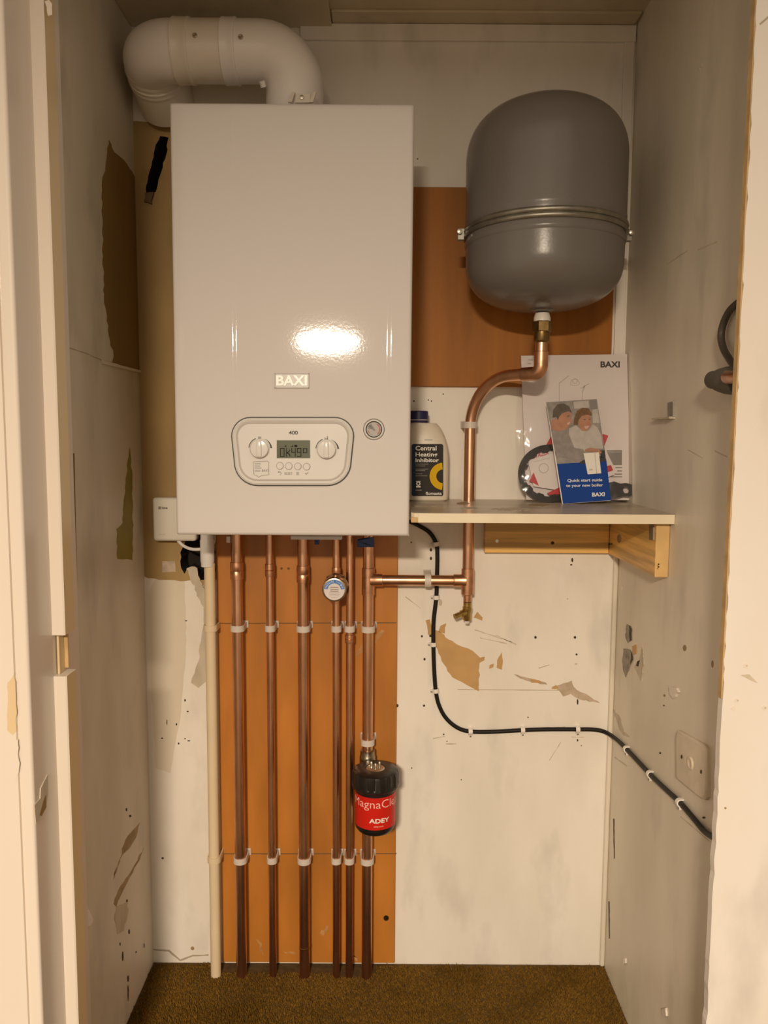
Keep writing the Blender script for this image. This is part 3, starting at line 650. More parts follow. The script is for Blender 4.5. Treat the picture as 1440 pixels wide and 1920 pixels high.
def collar(p, ax, r0, L, m=M_flue2):
    bm = B(); lathe(bm, [(r0*.99, -L/2), (r0*1.05, -L/2+.001), (r0*1.055, -L/2+.004), (r0*1.04, -L/2+.006), (r0*1.04, L/2-.006), (r0*1.055, L/2-.004), (r0*1.05, L/2-.001), (r0*.99, L/2)], p, ax, 44, False); return obj('collar', bm, m, flue)
collar(Vector((P(434, 95, FY).x, FY, FZ)), (1, 0, 0), FR, .026, M_flue); collar(Vector((P(346, 95, FY).x, FY, FZ)), (1, 0, 0), FR, .030, M_flue2)
dn = Vector((0, .075, -.030)).normalized(); q0 = Vector((xl, FY+rb+.002, FZ))
collar(q0+dn*.004, dn, FR, .016); collar(q0+dn*.024, dn, FR*1.015, .014)
bm = B(); tube(bm, [q0-dn*.004, q0+dn*.094], FR*1.03, 40); obj('wall_sleeve', bm, M_flue2, flue)
def on_flue(px, py):       # nearest hit on the horizontal cylinder
    v = ray(px, py).normalized(); k = 1.2
    for _ in range(4000):
        p = EYE+v*k
        if (p.y-FY)**2+(p.z-FZ)**2 < (FR*1.04)**2: break
        k += .0002
    return p
for x, y in ((365, 66), (451, 69)):
    p = on_flue(x, y); n = Vector((0, p.y-FY, p.z-FZ)).normalized(); bm = B(); lathe(bm, [(.0040, -.002), (.0040, .0008), (.0028, .002), (.0008, .0018), (0, .0006)], p, n, 14); obj('screw', bm, M_steel, flue)
bm = B(); tube(bm, [P(491, 152, 1.385), P(494, 163, 1.39)], .005, 12); obj('test_point', bm, M_cond, flue)
# flue bracket on the boiler top
bm = B()
for x in (545, 585):
    prism(bm, [P(x-5, 191, 1.365), P(x+2, 191, 1.365), P(x+8, 172, 1.372), P(x+3, 172, 1.372)], (0, .006, 0))
prism(bm, [P(553, 192, 1.37), P(582, 192, 1.37), P(581, 176, 1.372), P(556, 176, 1.372)], (0, .006, 0)); obj('flange_lug', bm, M_flue2, flue, False)
bm = B(); lathe(bm, [(.0035, 0), (.0035, .003), (0, .0034)], P(566, 183, 1.371), (0, -1, 0), 12); obj('screw', bm, M_steel, flue)

# ================================================================== EXPANSION TANK
TX, TY, TR = .2822, 1.4175, .1402
tz0, tz1 = zp(590, TY), 1.713
tank = thing('expansion_vessel', Vector((TX, TY, tz0)), 'big grey enamelled expansion vessel strapped high on wall right of boiler', 'tank')
bm = B(); prof = []
zs0, zs1 = tz0+.088, tz1-.098
n = 18
for k in range(n+1):
    a = math.pi/2*k/n; prof.append((TR*.985*max(.0, math.sin(a))**.72, zs0-(zs0-tz0-.010)*math.cos(a)**.9 if k < n else zs0))
zst = P(1020, 395, 1.28).z - .004
prof += [(TR*.99, zs0+.03), (TR*.992, zst-.022), (TR*1.004, zst-.018), (TR*1.004, zst-.014), (TR*.994, zst-.010), (TR*.994, zst+.016), (TR*1.004, zst+.02), (TR*1.004, zst+.024), (TR, zst+.028)]
for k in range(n+1):
    a = math.pi/2*k/n; prof.append((TR*max(.0, math.cos(a))**.72, zs1+(tz1-zs1)*math.sin(a)**.9 if k else zs1))
lathe(bm, [(r, z) for r, z in prof], (TX, TY, 0), (0, 0, 1), 64); obj('shell', bm, M_tank, tank)
# dished crease near the port
bm = B(); lathe(bm, [(.030, .008), (.024, .000), (.021, -.004), (.014, -.006)], (TX, TY, tz0+.012), (0, 0, 1), 32); obj('port_boss', bm, M_tank, tank)
bm = B(); lathe(bm, [(.0125, -.012), (.0150, -.010), (.0150, -.004), (.0125, .004)], (TX, TY, tz0), (0, 0, 1), 24); obj('sealing_tape', bm, M_wprint, tank)
bm = B()
for dz in (-.0045, .0045):
    loft(bm, [[Vector((TX+(TR+.0005+.0035*math.cos(b))*math.cos(a), TY+(TR+.0005+.0035*math.cos(b))*math.sin(a), zst+.003+dz+.0045*math.sin(b))) for b in [2*math.pi*k/10 for k in range(10)]] for a in [2*math.pi*i/96 for i in range(97)]], False)
strap = obj('strap', bm, M_zinc, tank)
for sx in (-1, 1):
    c = Vector((TX+sx*(TR+.0085), TY-.006, zst+.001)); bm = B(); box(bm, c+Vector((-.006, -.002, -.011)), c+Vector((.006, .001, .009)), .001); box(bm, c+Vector((-.006, .006, -.011)), c+Vector((.006, .009, .009)), .001); obj('strap_lug', bm, M_zinc, strap, False)
    bm = B(); lathe(bm, [(.0022, -.02), (.0022, .004), (.0045, .004), (.0045, .007), (0, .0082)], c+Vector((sx*.003, -.002, .002)), (0, -1, 0), 12); obj('strap_bolt', bm, M_steel, strap)
bm = B(); box(bm, (TX-.05, TY+TR-.004, zst-.016), (TX+.05, YB-.009, zst+.02), .001); obj('wall_bracket', bm, M_zinc, tank, False)

# ================================================================== COPPER PIPES
PY = 1.530
def ztop(): return .9475
def pxz(y): return zp(y, PY)
def tubez(x, z0, z1, r, m, name, parent, y=PY, seg=24):
    bm = B(); tube(bm, [Vector((x, y, z0)), Vector((x, y, z1))], r, seg); return obj(name, bm, m, parent)
def coupling(x, ya, yb, r, parent, y=PY, ringed=True):
    za, zb = zp(yb, PY), zp(ya, PY); h = zb-za
    prof = [(r, 0), (r+.0016, .0006), (r+.0019, h*.2), (r+.0019, h*.46)]
    if ringed: prof += [(r+.0011, h*.5)]
    prof += [(r+.0019, h*.54), (r+.0019, h*.8), (r+.0016, h-.0006), (r, h)]
    bm = B(); lathe(bm, prof, (x, y, za), (0, 0, 1), 24); return obj('coupling', bm, M_cuj, parent)
GRP = 'vertical copper pipes below the boiler'
R22, R15 = .011, .0076
def pipe(px, r, label, cps=()):
    x = P(px, 1400, PY).x; t = thing('copper_pipe', Vector((x, PY, 0)), label, 'pipe', GRP)
    tubez(x, -.004, ztop(), r, M_cu, 'tube', t)
    for a, b in cps: coupling(x, a, b, r, t)
    return t, x
p1, x1 = pipe(448, R22, 'thick copper pipe beside the white waste pipe, leftmost of the copper row', [(1055, 1088)])
p2, x2 = pipe(508.3, R15, 'thin copper pipe standing between the two thick left-hand copper pipes', [(1058, 1082)])
p3, x3 = pipe(569.3, R22, 'thick copper pipe third from the left, solder ring near the carpet', [(1061, 1093)])
p4, x4 = pipe(630.5, R15, 'thin copper pipe carrying the round blue and white valve', [(1064, 1076)])
p5, x5 = pipe(655.3, R15, 'thin copper pipe squeezed between the valve pipe and the filter pipe', [(1190, 1206)])
bm = B(); lathe(bm, [(R22, 0), (R22+.0007, .0005), (R22+.0007, .0025), (R22, .003)], (x3, PY, pxz(1777)), (0, 0, 1), 24); obj('solder_ring', bm, M_brass, p3)
x6 = P(690, 1250, PY).x; p6 = thing('copper_pipe', Vector((x6, PY, 0)), 'thick copper pipe running down through the black and red filter', 'pipe', GRP)
zft, zfb = pxz(1420), pxz(1580)
tubez(x6, zft, pxz(1110), R22, M_cu, 'tube', p6); tubez(x6, pxz(1072), ztop(), R22, M_cu, 'tube', p6); tubez(x6, -.004, zfb+.035, R22, M_cu, 'tube', p6)
def tee(x, z, ya, yb, parent, side, r=R22, L=.020):
    bm = B(); za, zb = zp(yb, PY), zp(ya, PY); h = zb-za
    lathe(bm, [(r, 0), (r+.0018, .0007), (r+.0018, h-.0007), (r, h)], (x, PY, za), (0, 0, 1), 28)
    lathe(bm, [(r+.0034, .004), (r+.0025, .012), (r+.0018, .016), (r+.0018, L+.008), (r, L+.009)], (x, PY, z), (side, 0, 0), 28); return obj('tee', bm, M_cuj, parent)
zb_ = P(780, 1088, PY).z
tee(x6, zb_, 1064, 1116, p6, 1)
# branch to the tank
xv = P(877.5, 1050, PY).x
br = thing('expansion_pipe', Vector((xv, PY, pxz(1120))), 'copper branch pipe running from the filter pipe through the shelf up to the tank', 'pipe')
bm = B(); tube(bm, [Vector((x6+.0285, PY, zb_)), Vector((xv-.0285, PY, zb_))], R22, 24); obj('tube', bm, M_cu, br)
tee(xv, zb_, 1064, 1113, br, -1)
zel = P(1010, 700, TY).z
xb0 = xv
bend = []
zarc = P(885, 800, PY).z; Rb = zel-zarc
EX = Vector((TX, TY, zel))
dirh = Vector((TX-xb0-Rb*0.0, TY-PY, 0)); dirh.normalize()
cA = Vector((xb0, PY, zarc)) + dirh*Rb
arcp = [cA - dirh*Rb*math.cos(t) + Vector((0, 0, Rb*math.sin(t))) for t in [math.pi/2*k/16 for k in range(17)]]
bm = B(); tube(bm, [Vector((xv, PY, pxz(1070))), Vector((xv, PY, zarc-.01))] + arcp + [EX-dirh*.018], R22, 24); obj('tube', bm, M_cu, br)
bm = B(); ra = .014
ce_ = EX - dirh*ra + Vector((0, 0, ra))
tube(bm, [EX-dirh*.040, EX-dirh*.039, EX-dirh*.016] + [ce_ + dirh*ra*math.sin(t) - Vector((0, 0, ra*math.cos(t))) for t in [math.pi/2*k/8 for k in range(9)]] + [EX+Vector((0, 0, .038)), EX+Vector((0, 0, .039))], [R22] + [R22+.0018]*12 + [R22], 28); obj('elbow', bm, M_cuj, br)
znb = zp(640, TY); 
bm = B(); tube(bm, [EX+Vector((0, 0, .03)), Vector((TX, TY, znb+.004))], R22, 24); obj('riser', bm, M_cu, br)
bm = B(); lathe(bm, [(R22, -.001), (.0125, 0), (.0142, .003), (.0142, .018)], (TX, TY, znb), (0, 0, 1), 28); obj('union_body', bm, M_brassd, br)
bm = B(); lathe(bm, [(.0165, .018), (.0172, .019), (.0172, tz0-znb-.012), (.0160, tz0-znb-.0105)], (TX, TY, znb), (0, 0, 1), 6); obj('union_nut', bm, M_brassd, br, False)
# drain-off at the foot of the branch
bm = B(); lathe(bm, [(R22+.0018, 0), (R22+.0018, -.001), (.0085, -.003), (.0082, -.016)], (xv, PY, pxz(1112)), (0, 0, 1), 24); obj('reducer', bm, M_cuj, br)
dc = thing('drain_cock', Vector((xv, PY, pxz(1170))), 'small brass drain cock at the foot of the expansion pipe', 'valve')
bm = B(); lathe(bm, [(.0075, 0), (.0085, .002), (.0085, .018), (.0095, .020), (.0095, .028), (.0082, .029), (.0082, .037)], (xv, PY, pxz(1162)), (0, 0, 1), 20); obj('body', bm, M_brass, dc)
a = Vector((xv, PY, pxz(1146))); bdir = (P(853, 1156, PY-.012)-a).normalized()
bm = B(); tube(bm, [a, a+bdir*.014, a+bdir*.0145, a+bdir*.030], [.0075, .0075, .0058, .0055], 16); obj('hose_tail', bm, M_brass, dc)
bm = B(); lathe(bm, [(.0045, 0), (.0045, .007)], (xv, PY, pxz(1168)), (0, 0, 1), 4); obj('square_spindle', bm, M_wprint, dc, False)

# pipe clips -------------------------------------------------------
def clip_bm(r, depth, w_=None, H=.0125):
    """U shaped saddle; local origin at pipe axis, wall in +y at distance depth"""
    t = .0030; ro = r+t; bm = B(); pts = []
    outer = [(ro, depth), (ro, 0.0)] + [(ro*math.cos(-a), ro*math.sin(-a)*.92) for a in [math.pi*k/14 for k in range(1, 14)]] + [(-ro, 0), (-ro, depth)]
    ri = r+.0006
    inner = [(-ri, depth-.004), (-ri, 0)] + [(-ri*math.cos(-a), ri*math.sin(-a)) for a in [math.pi*k/14 for k in range(1, 14)]] + [(ri, 0), (ri, depth-.004)]
    prism(bm, [Vector((x, y, -H/2)) for x, y in outer+inner], (0, 0, H)); return bm
CLIPM = {}
def clip_mesh(r, depth, key, m):
    if key not in CLIPM:
        a = clip_bm(r, depth); bmesh.ops.recalc_face_normals(a, faces=a.faces); me = bpy.data.meshes.new('saddle'); a.to_mesh(a and me); a.free(); me.materials.append(m)
        b = B(); box(b, (-r-.0045, depth-.0032, -.0068), (r+.0062, depth, .0085), .001, 1); mb = bpy.data.meshes.new('base'); b.to_mesh(mb); b.free(); mb.materials.append(m)
        CLIPM[key] = (me, mb)
    return CLIPM[key]
def pclip(x, z, r, label, m=M_clip, wall=None, y=PY, group='pipe clips on the plywood board', horiz=False):
    depth = (wall if wall else YB-.009)-y-.0003
    t = thing('pipe_clip', Vector((x, y, z)), label, 'clip', group)
    me, mb = clip_mesh(r, depth, (r, depth, m.name), m)
    if horiz: t.rotation_euler = (0, math.pi/2, 0)
    for nm, q in (('saddle', me), ('base', mb)):
        o = bpy.data.objects.new(nm, q); COL.objects.link(o); o.parent = t; WL[o.name] = Vector((x, y, z))
    return t
NM = ['leftmost thick copper pipe', 'thin copper pipe second from left', 'thick copper pipe third from left', 'thin copper pipe below the round valve', 'thin copper pipe next to the filter', 'thick copper pipe above the filter']
for row, (y0, word) in enumerate(((1179, 'upper'), (1613, 'lower'))):
    for (x, r, nm) in zip((x1, x2, x3, x4, x5, x6), (R22, R15, R22, R15, R15, R22), NM):
        if row: nm = nm.replace('above the filter', 'below the filter')
        pclip(x, pxz(y0), r, 'white pipe clip of the %s row on the %s' % (word, nm))
pclip(x6, pxz(1391), R22, 'white pipe clip directly above the black filter cap')
pclip(xv, P(884, 797, PY).z, R22, 'white pipe clip on the branch pipe above the shelf', wall=YB, group='pipe clips on the back wall')
pclip(P(802, 1088, PY).x, zb_, R22, 'white pipe clip on the horizontal copper branch beside the black cable', wall=YB, group='pipe clips on the back wall', horiz=True)

# pressure reducing valve -------------------------------------------
vz = P(633, 1100, 1.50).z
pv = thing('pressure_valve', Vector((x4, PY, vz)), 'round brass valve with blue and white label on the thin copper pipe', 'valve')
bm = B(); lathe(bm, [(.0095, -.021), (.0125, -.018), (.0125, .018), (.0095, .021)], (x4, PY, vz), (0, 0, 1), 8); obj('body', bm, M_nickel, pv, False)
bm = B(); lathe(bm, [(.020, 0), (.0255, .002), (.0255, .014), (.0235, .0165)], (x4, PY-.009, vz), (0, -1, 0), 8); obj('bonnet', bm, M_nickel, pv, False)
bm = B(); lathe(bm, [(.0215, .016), (.0238, .020), (.0238, .050), (.0225, .0535), (.0205, .054), (.0203, .0525), (0, .0525)], (x4, PY-.009, vz), (0, -1, 0), 40); obj('cap', bm, M_nickel, pv)
VL = plane_y(PY-.009-.0528)
vc = Vector((x4, 0, vz))
def vdisc(pts, name, m, base): 
    bm = B(); prism(bm, [Vector((x4+a, PY-.009-.0525-base, vz+b)) for a, b in pts], (0, -.0004, 0)); return obj(name, bm, m, pv, False)
vdisc(disc(0, 0, .0200, 32), 'label_disc', M_paper, .0001)
vdisc(arcband(0, 0, .0128, .0195, R_(5), R_(175), 20), 'label_arc', M_bluelab, .0006)
def arc_text(s, r, a0, a1, hgt, name, m, parent, yy):
    bm = B(); n_ = len(s)
    for i, ch in enumerate(s):
        if ch == ' ': continue
        a = a0+(a1-a0)*(i+.5)/n_; uv, fs = text_verts(ch, .01); ww = abs(a1-a0)/n_*r*.8
        vs = [bm.verts.new((x4+(r+v*hgt)*math.cos(a)+(u-.5)*ww*math.sin(a), yy, vz+(r+v*hgt)*math.sin(a)-(u-.5)*ww*math.cos(a))) for u, v in uv]
        for f in fs: bm.faces.new([vs[k] for k in f])
    return obj(name, bm, m, parent, False, False)
arc_text('PRESSURE CAUTION', .0146, R_(170), R_(10), .0034, 'label_lettering', M_wprint, pv, PY-.009-.0525-.00115)
lw = [(.0055, .0095), (.0015, .0105), (-.002, .010), (-.0055, .012), (-.0085, .013), (-.0115, .0105), (-.0145, .007)]
for k, (zz, hw) in enumerate(lw):
    vdisc([(-hw*.8, zz), (hw*.8, zz), (hw*.8, zz-.0009), (-hw*.8, zz-.0009)], 'label_small_print', M_brassd if k < 3 else M_lgrey, .0006)

# magnetic filter ----------------------------------------------------
MY = 1.462; mx = P(703.5, 1500, MY).x
mz1 = P(704, 1440, MY).z; mzc = P(704, 1492, MY-.046).z; mz0 = P(704, 1568, MY-.03).z
mf = thing('magnetic_filter', Vector((mx, MY, mz0)), 'black cylindrical magnetic filter with a red label on the thick copper pipe', 'filter')
RB, RC = .0395, .0462
bm = B(); lathe(bm, [(.024, 0), (.034, .002), (RB-.001, .008), (RB, .012), (RB, mzc-mz0+.004)], (mx, MY, mz0), (0, 0, 1), 48); obj('canister', bm, M_black, mf)
def cap_bm():
    bm = B(); n_ = 96; h = mz1-mzc; rings = []
    for r, z, rib in [(RC-.002, 0, 0), (RC, .002, 0), (RC, .006, 0), (RC-.002, .008, 1), (RC-.002, h-.008, 1), (RC-.003, h-.003, .6), (RC-.008, h, 0), (.020, h+.0005, 0), (.019, h-.001, 0)]:
        rings.append([Vector((mx+(r+rib*(.0016 if (k % 8) < 4 else -.0006))*math.cos(2*math.pi*k/n_), MY+(r+rib*(.0016 if (k % 8) < 4 else -.0006))*math.sin(2*math.pi*k/n_), mzc+z)) for k in range(n_)])
    return loft(bm, rings)
obj('cap', cap_bm(), M_black, mf)
bm = B(); lathe(bm, [(.0185, 0), (.0185, .0012), (.017, .002), (0, .002)], (mx, MY, mz1-.001), (0, 0, 1), 32); ins = obj('steel_insert', bm, M_steel, mf)
for dx, dy in ((-.008, .003), (.008, .003), (0, -.006)):
    bm = B(); tube(bm, [Vector((mx+dx, MY+dy, mz1)), Vector((mx+dx, MY+dy, mz1+.010)), Vector((mx+dx, MY+dy, mz1+.012))], [.0026, .0026, .0012], 10); obj('release_pin', bm, M_steel, ins)
def cyl(a, z, r): return Vector((mx+r*math.sin(a), MY-r*math.cos(a), z))
zl1 = P(704, 1497, MY-RB).z; zl0 = P(704, 1557, MY-RB).z
bm = B(); loft(bm, [[cyl(R_(-100+200*k/40), z, r) for k in range(41)] for z, r in ((zl0, RB), (zl0, RB+.0005), (zl1, RB+.0005), (zl1, RB))], False, False); lab = obj('red_label', bm, M_red, mf)
def cyl_text(s, a0, a1, z0, z1, name, m, bold=.0):
    bm = B(); uv, fs = text_verts(s, bold); vs = [bm.verts.new(cyl(R_(a0+(a1-a0)*u), z0+(z1-z0)*v, RB+.0008)) for u, v in uv]
    for f in fs: bm.faces.new([vs[i] for i in f])
    return obj(name, bm, m, lab, False, False)
dzl = zl1-zl0
cyl_text('MagnaClean', -72, 98, zl0+dzl*.60, zl0+dzl*.93, 'label_lettering', M_pinkpr, -.005)
cyl_text('ADEY', -16, 43, zl0+dzl*.22, zl0+dzl*.36, 'label_lettering', M_wprint, .03)
cyl_text('adey.com', -3, 24, zl0+dzl*.08, zl0+dzl*.145, 'label_lettering', M_pinkpr)
cyl_text('MICRO', 62, 84, zl0+dzl*.62, zl0+dzl*.70, 'label_lettering', M_pinkpr)
bm = B(); tube(bm, [Vector((x6, PY, mzc+.012)), Vector((x6, PY, mz0+.02))], .0175, 20); box(bm, (x6-.015, MY+.03, mz0+.03), (x6+.015, PY, mzc-.005), .003); obj('valve_body', bm, M_black, mf)
for za, h, m in ((mzc+.012, .013, M_nickel), (mz0+.005, .015, M_nickel)):
    bm = B(); lathe(bm, [(.0145, 0), (.0165, .001), (.0165, h-.001), (.0145, h)], (x6, PY, za), (0, 0, 1), 6); obj('compression_nut', bm, m, mf, False)
bm = B(); lathe(bm, [(.0165, 0), (.0165, .004), (.0152, .006), (.0152, .0165), (.0118, .0175)], (x6, PY, pxz(1421)), (0, 0, 1), 28); obj('compression_nut', bm, M_nickel, mf)

# white waste pipe ---------------------------------------------------
xw = P(399, 1450, PY).x
wp = thing('waste_pipe', Vector((xw, PY, 0)), 'cream plastic waste pipe running down left of the copper pipes', 'pipe')
tubez(xw, -.004, pxz(1058), .0107, M_ivory, 'tube', wp)
zc0, zc1 = pxz(1064), pxz(1012)
bm = B(); lathe(bm, [(.0117, 0), (.0128, .001), (.0128, .006), (.0138, .012), (.0140, zc1-zc0-.004), (.0128, zc1-zc0), (.0128, zc1-zc0+.018)], (xw-.0035, PY-.002, zc0), (0, 0, 1), 28); obj('connector', bm, M_cond, wp)
for y0, word in ((1179, 'upper'), (1612, 'lower')):
    pclip(xw, pxz(y0), .0107, 'cream plastic clip holding the waste pipe, %s of the two' % word, M_ivory, YB, group='clips on the waste pipe')

# ================================================================== SHELF
zs = P(900, 936, YB).z; ys = 1.268; th = .0155
sh = thing('shelf', Vector((.26, YB, zs-th)), 'cream worn board shelf between the boiler and the right wall', 'shelf')
bm = B(); nr = .0128
pts = [(.0455, ys+.012), (.050, ys+.004), (.058, ys), (XR-.0008, ys), (XR-.0008, YB-.0008), (xv+nr, YB-.0008)] + [(xv+nr*math.cos(a), PY-nr*math.sin(a)) for a in [math.pi*k/12 for k in range(13)]] + [(xv-nr, YB-.0008), (.0455, YB-.0008)]
prism(bm, [Vector((x, y, zs-th)) for x, y in pts], (0, 0, th)); so = obj('board', bm, M_shelft, sh, False)
so.data.materials.append(M_shelfe)
for p in so.data.polygons:
    if abs(p.normal.z) < .5: p.material_index = 1
bm = B(); box(bm, (.0448, ys-.0002, zs-th-.0002), (.056, ys+.012, zs-th*.45), .001); obj('chipped_corner', bm, M_pbedge, sh, False)
for i, (x, y, rx) in enumerate([(800, 948, 25), (868, 944, 12), (960, 955, 40), (1010, 947, 20), (880, 953, 16)]):
    bm = B(); prism(bm, [PP(a, b, (Vector((0, 0, zs)), Vector((0, 0, 1)))) for a, b in ragged(disc(x, y, rx, 14, 2.2), 1.2, 4, 200+i)], (0, 0, .0003)); obj('stain', bm, M_stain if i % 2 else M_greysmear, sh, False)
# battens under it
yb1 = YB-.0185
zbt = P(1000, 1037, yb1).z
ba = thing('shelf_batten', Vector((P(1020, 1010, yb1).x, YB, zbt)), 'pine batten screwed to the back wall under the shelf', 'batten', 'pine battens under the shelf')
bm = B(); box(bm, (P(909, 1010, yb1).x, yb1, zbt), (XR-.0245, YB-.0005, zs-th-.0003), .0015); obj('timber', bm, M_pine, ba, False)
for x, y in ((932, 1014.5), (1036, 1018)):
    bm = B(); lathe(bm, [(.0035, 0), (.0035, .0006), (.002, .0008), (0, .0004)], P(x, y, yb1), (0, -1, 0), 12); obj('screw', bm, M_steel if x < 1000 else M_dark, ba)
ysb = 1.287; zst_ = P(1250, 1083, ysb).z
bs = thing('shelf_batten', Vector((XR-.012, 1.42, zst_)), 'pine batten running front to back on the right wall under the shelf', 'batten', 'pine battens under the shelf')
bm = B(); box(bm, (XR-.0235, ysb, zst_), (XR-.0005, YB-.0005, zs-th-.0003), .0015); tb = obj('timber', bm, M_pine, bs, False)
tb.data.materials.append(M_pinee)
for p in tb.data.polygons:
    if p.normal.y < -.5: p.material_index = 1
SB = (Vector((XR-.0235, 0, 0)), Vector((-1, 0, 0)))
flat('knot', disc(1161, 1010, 4, 12, 8), SB, M_stain, bs, .0002)
for x, y in ((1143, 1020), (1147, 1020), (1235, 1058), (1235, 1063)): flat('screw_hole', disc(x, y, 1.6, 8), SB, M_dark, bs, .0002)
flat('metal_bracket', [(1218, 984), (1226, 984), (1226, 1012), (1219, 1012)], SB, M_zinc, bs, .0015)

# ================================================================== BOTTLE
BYc = 1.533; bxc = P(802.5, 900, BYc-.026).x
bt = thing('inhibitor_bottle', Vector((bxc, BYc, zs)), 'cream plastic bottle with charcoal label and navy cap on the shelf', 'bottle')
def sup(cx, cy, z, hw, hd, nn=4.0, n_=48):
    out = []
    for k in range(n_):
        a = 2*math.pi*k/n_; c, s = math.cos(a), math.sin(a)
        out.append(Vector((cx+hw*math.copysign(abs(c)**(2/nn), c), cy+hd*math.copysign(abs(s)**(2/nn), s), z)))
    return out
HT = .152; nx = -.0185
rings = [sup(bxc, BYc, zs+.0002, .037, .022), sup(bxc, BYc, zs+.003, .0405, .0255), sup(bxc, BYc, zs+.012, .0415, .0262), sup(bxc, BYc, zs+.085, .0415, .0262)]
for k in range(1, 12):
    t = k/11; hw = .0415*math.sqrt(max(0, 1-(t*.90)**2.1)); z = zs+.085+(HT-.085)*t
    left = bxc-.0415*(1-(.15*t**2)); right = bxc+hw*(1-.06*t)
    if t > .55: left = bxc-.0415+(t-.55)*.012
    cxx = (left+right)/2; rings.append(sup(cxx, BYc, z, (right-left)/2, .0262*(1-.35*t**3), 4-1.6*t))
ncx = bxc+nx
rings += [sup(ncx, BYc, zs+HT+.001, .0165, .0165, 2), sup(ncx, BYc, zs+HT+.008, .016, .016, 2)]
bm = B(); loft(bm, rings); obj('body', bm, M_hdpe, bt)
bm = B(); prof = [(.0195, 0), (.0197, .0005), (.0197, .004), (.0188, .0045), (.0188, .0058), (.0193, .0062), (.0190, .021), (.0175, .0228), (0, .0230)]
lathe(bm, prof, (ncx, BYc, zs+HT+.0015), (0, 0, 1), 40); obj('cap', bm, M_capblue, bt)
bm = B(); lathe(bm, [(.0196, .0042), (.0199, .005), (.0196, .0058)], (ncx, BYc, zs+HT+.0015), (0, 0, 1), 40, False); obj('cap_ring', bm, M_lgrey, bt)
LB = plane_y(BYc-.0258)
lb_ = flat('label', rrect(772, 832.5, 831, 930, 3.5), LB, M_lab, bt, .0008)
flat('label_edge_stripe', [(772.3, 835), (777, 833), (777, 930), (772.3, 928)], LB, M_labblue, lb_, .0002, .0008)
text('label_title', [('Central', 779, 836, 818.5, 844.5), ('Heating', 779, 848, 820, 858.5), ('Inhibitor', 779, 859, 823, 866.5)], LB, M_wprint, lb_, .0008, .0003, .02)
flat('yellow_arc', arcband(831, 893, 13, 25.5, R_(95), R_(265), 24)[:25] + arcband(831, 893, 13, 25.5, R_(95), R_(265), 24)[25:], LB, M_yellow, lb_, .0002, .0008)
text('label_brand', [('flomasta', 798, 922, 828, 928)], LB, M_wprint, lb_, .0008, .0003, .01)
pads('label_small_print', [(779, 869.7, 803, 870.8), (779, 873, 797, 874.1), (779, 879, 803, 880), (779, 882, 797, 883), (779, 888, 792, 889), (779, 891.6, 801, 892.6), (779, 918, 790.5, 920)], LB, M_mgrey, lb_, .0008)
flat('label_symbol', [[(780, 902), (788.5, 902), (788.5, 903.2), (780, 903.2)], arcband(784.3, 906.8, 2, 4, 0, 6.28, 16), [(780, 911), (788.5, 911), (788.5, 914), (780, 914)]], LB, M_wprint, lb_, .0002, .0008)
pads('embossed_mark', [(796, 823.5, 811, 825.3)], LB, M_lgrey, bt, -.0002, .0004)

# ================================================================== PAPERWORK IN A PLASTIC BAG
def leanplane(y0, y1, z1=1.30):
    up = Vector((0, y1-y0, z1-zs)).normalized(); n_ = Vector((1, 0, 0)).cross(up)
    n_ = n_ if n_.y < 0 else -n_
    return (Vector((0, y0, zs)), n_)
MP = leanplane(1.512, 1.549)
mn = thing('instruction_manual', Vector((.385, 1.52, zs)), 'white boiler instruction manual leaning in a clear plastic bag on the shelf', 'manual')
man = flat('cover', [(977, 667), (1176, 664), (1182, 938), (987, 937)], MP, M_paper, mn, .004, -.004)
text('cover_lettering', [('BAXI', 1126, 677.5, 1162, 689)], MP, M_dgrey, man, 0, .0003, .03)
pads('cover_small_print', [(990, 674, 999, 676), (989, 680.5, 996, 683)], MP, M_lgrey, man)
ln = outline_band([(1070, 718), (1072, 712), (1082, 711), (1086, 716), (1086, 721), (1078, 723), (1070, 722)], .8) + [arcband(1078, 714.5, 4, 5, 0, 6.28, 16)]
ln += [[(1048, 718), (1049, 718), (1049, 760), (1048, 760)], [(1091, 735), (1092, 735), (1093, 760), (1092, 760)], [(1048, 718), (1066, 704), (1067, 705), (1049, 719)], [(1091, 735), (1096, 722), (1097.5, 723), (1092.5, 736)], [(1088, 728), (1104, 719), (1104.6, 720), (1088.6, 729)], [(1098, 722), (1095, 728), (1092.5, 726)]]
flat('cover_drawing', ln, MP, M_lgrey, man, .0002)
flat('cover_dark_block', [(1136, 844), (1166, 844), (1166, 872), (1150, 872)], MP, M_mgrey, man, .0003)
pads('cover_small_print', [(1154, 876, 1166, 878), (1157, 882, 1166, 884), (1152, 888, 1166, 890), (1145, 893, 1166, 895)], MP, M_mgrey, man)
text('cover_lettering', [('INSTALLATION', 1138, 846, 1164, 849)], MP, M_lgrey, man, .0003, .0003, .02)
SP = leanplane(1.503, 1.540)
il = thing('installer_leaflet', Vector((.36, 1.505, zs)), 'white leaflet with red triangles inside the plastic bag behind the spanner', 'leaflet')
ip = flat('page', [(988, 855), (1030, 840), (1136, 842), (1152, 890), (1130, 898), (1050, 920), (1000, 912)], SP, M_paper, il, .0015, 0)
flat('red_triangle', [[(1024, 834), (1036, 812), (1044, 832)], [(1126, 813), (1140, 817), (1132, 837)], [(1000, 886), (1010, 911), (992, 902)], [(1025, 925), (1052, 912), (1052, 926), (1032, 930)], [(1137, 874), (1145, 872), (1149, 882), (1138, 886)]], SP, M_redpr, il, .0005, .0015)
text('leaflet_lettering', [('INSTALLER', 994, 853, 1028, 862, -10)], SP, M_redpr, ip, .0015, .0003, .02)
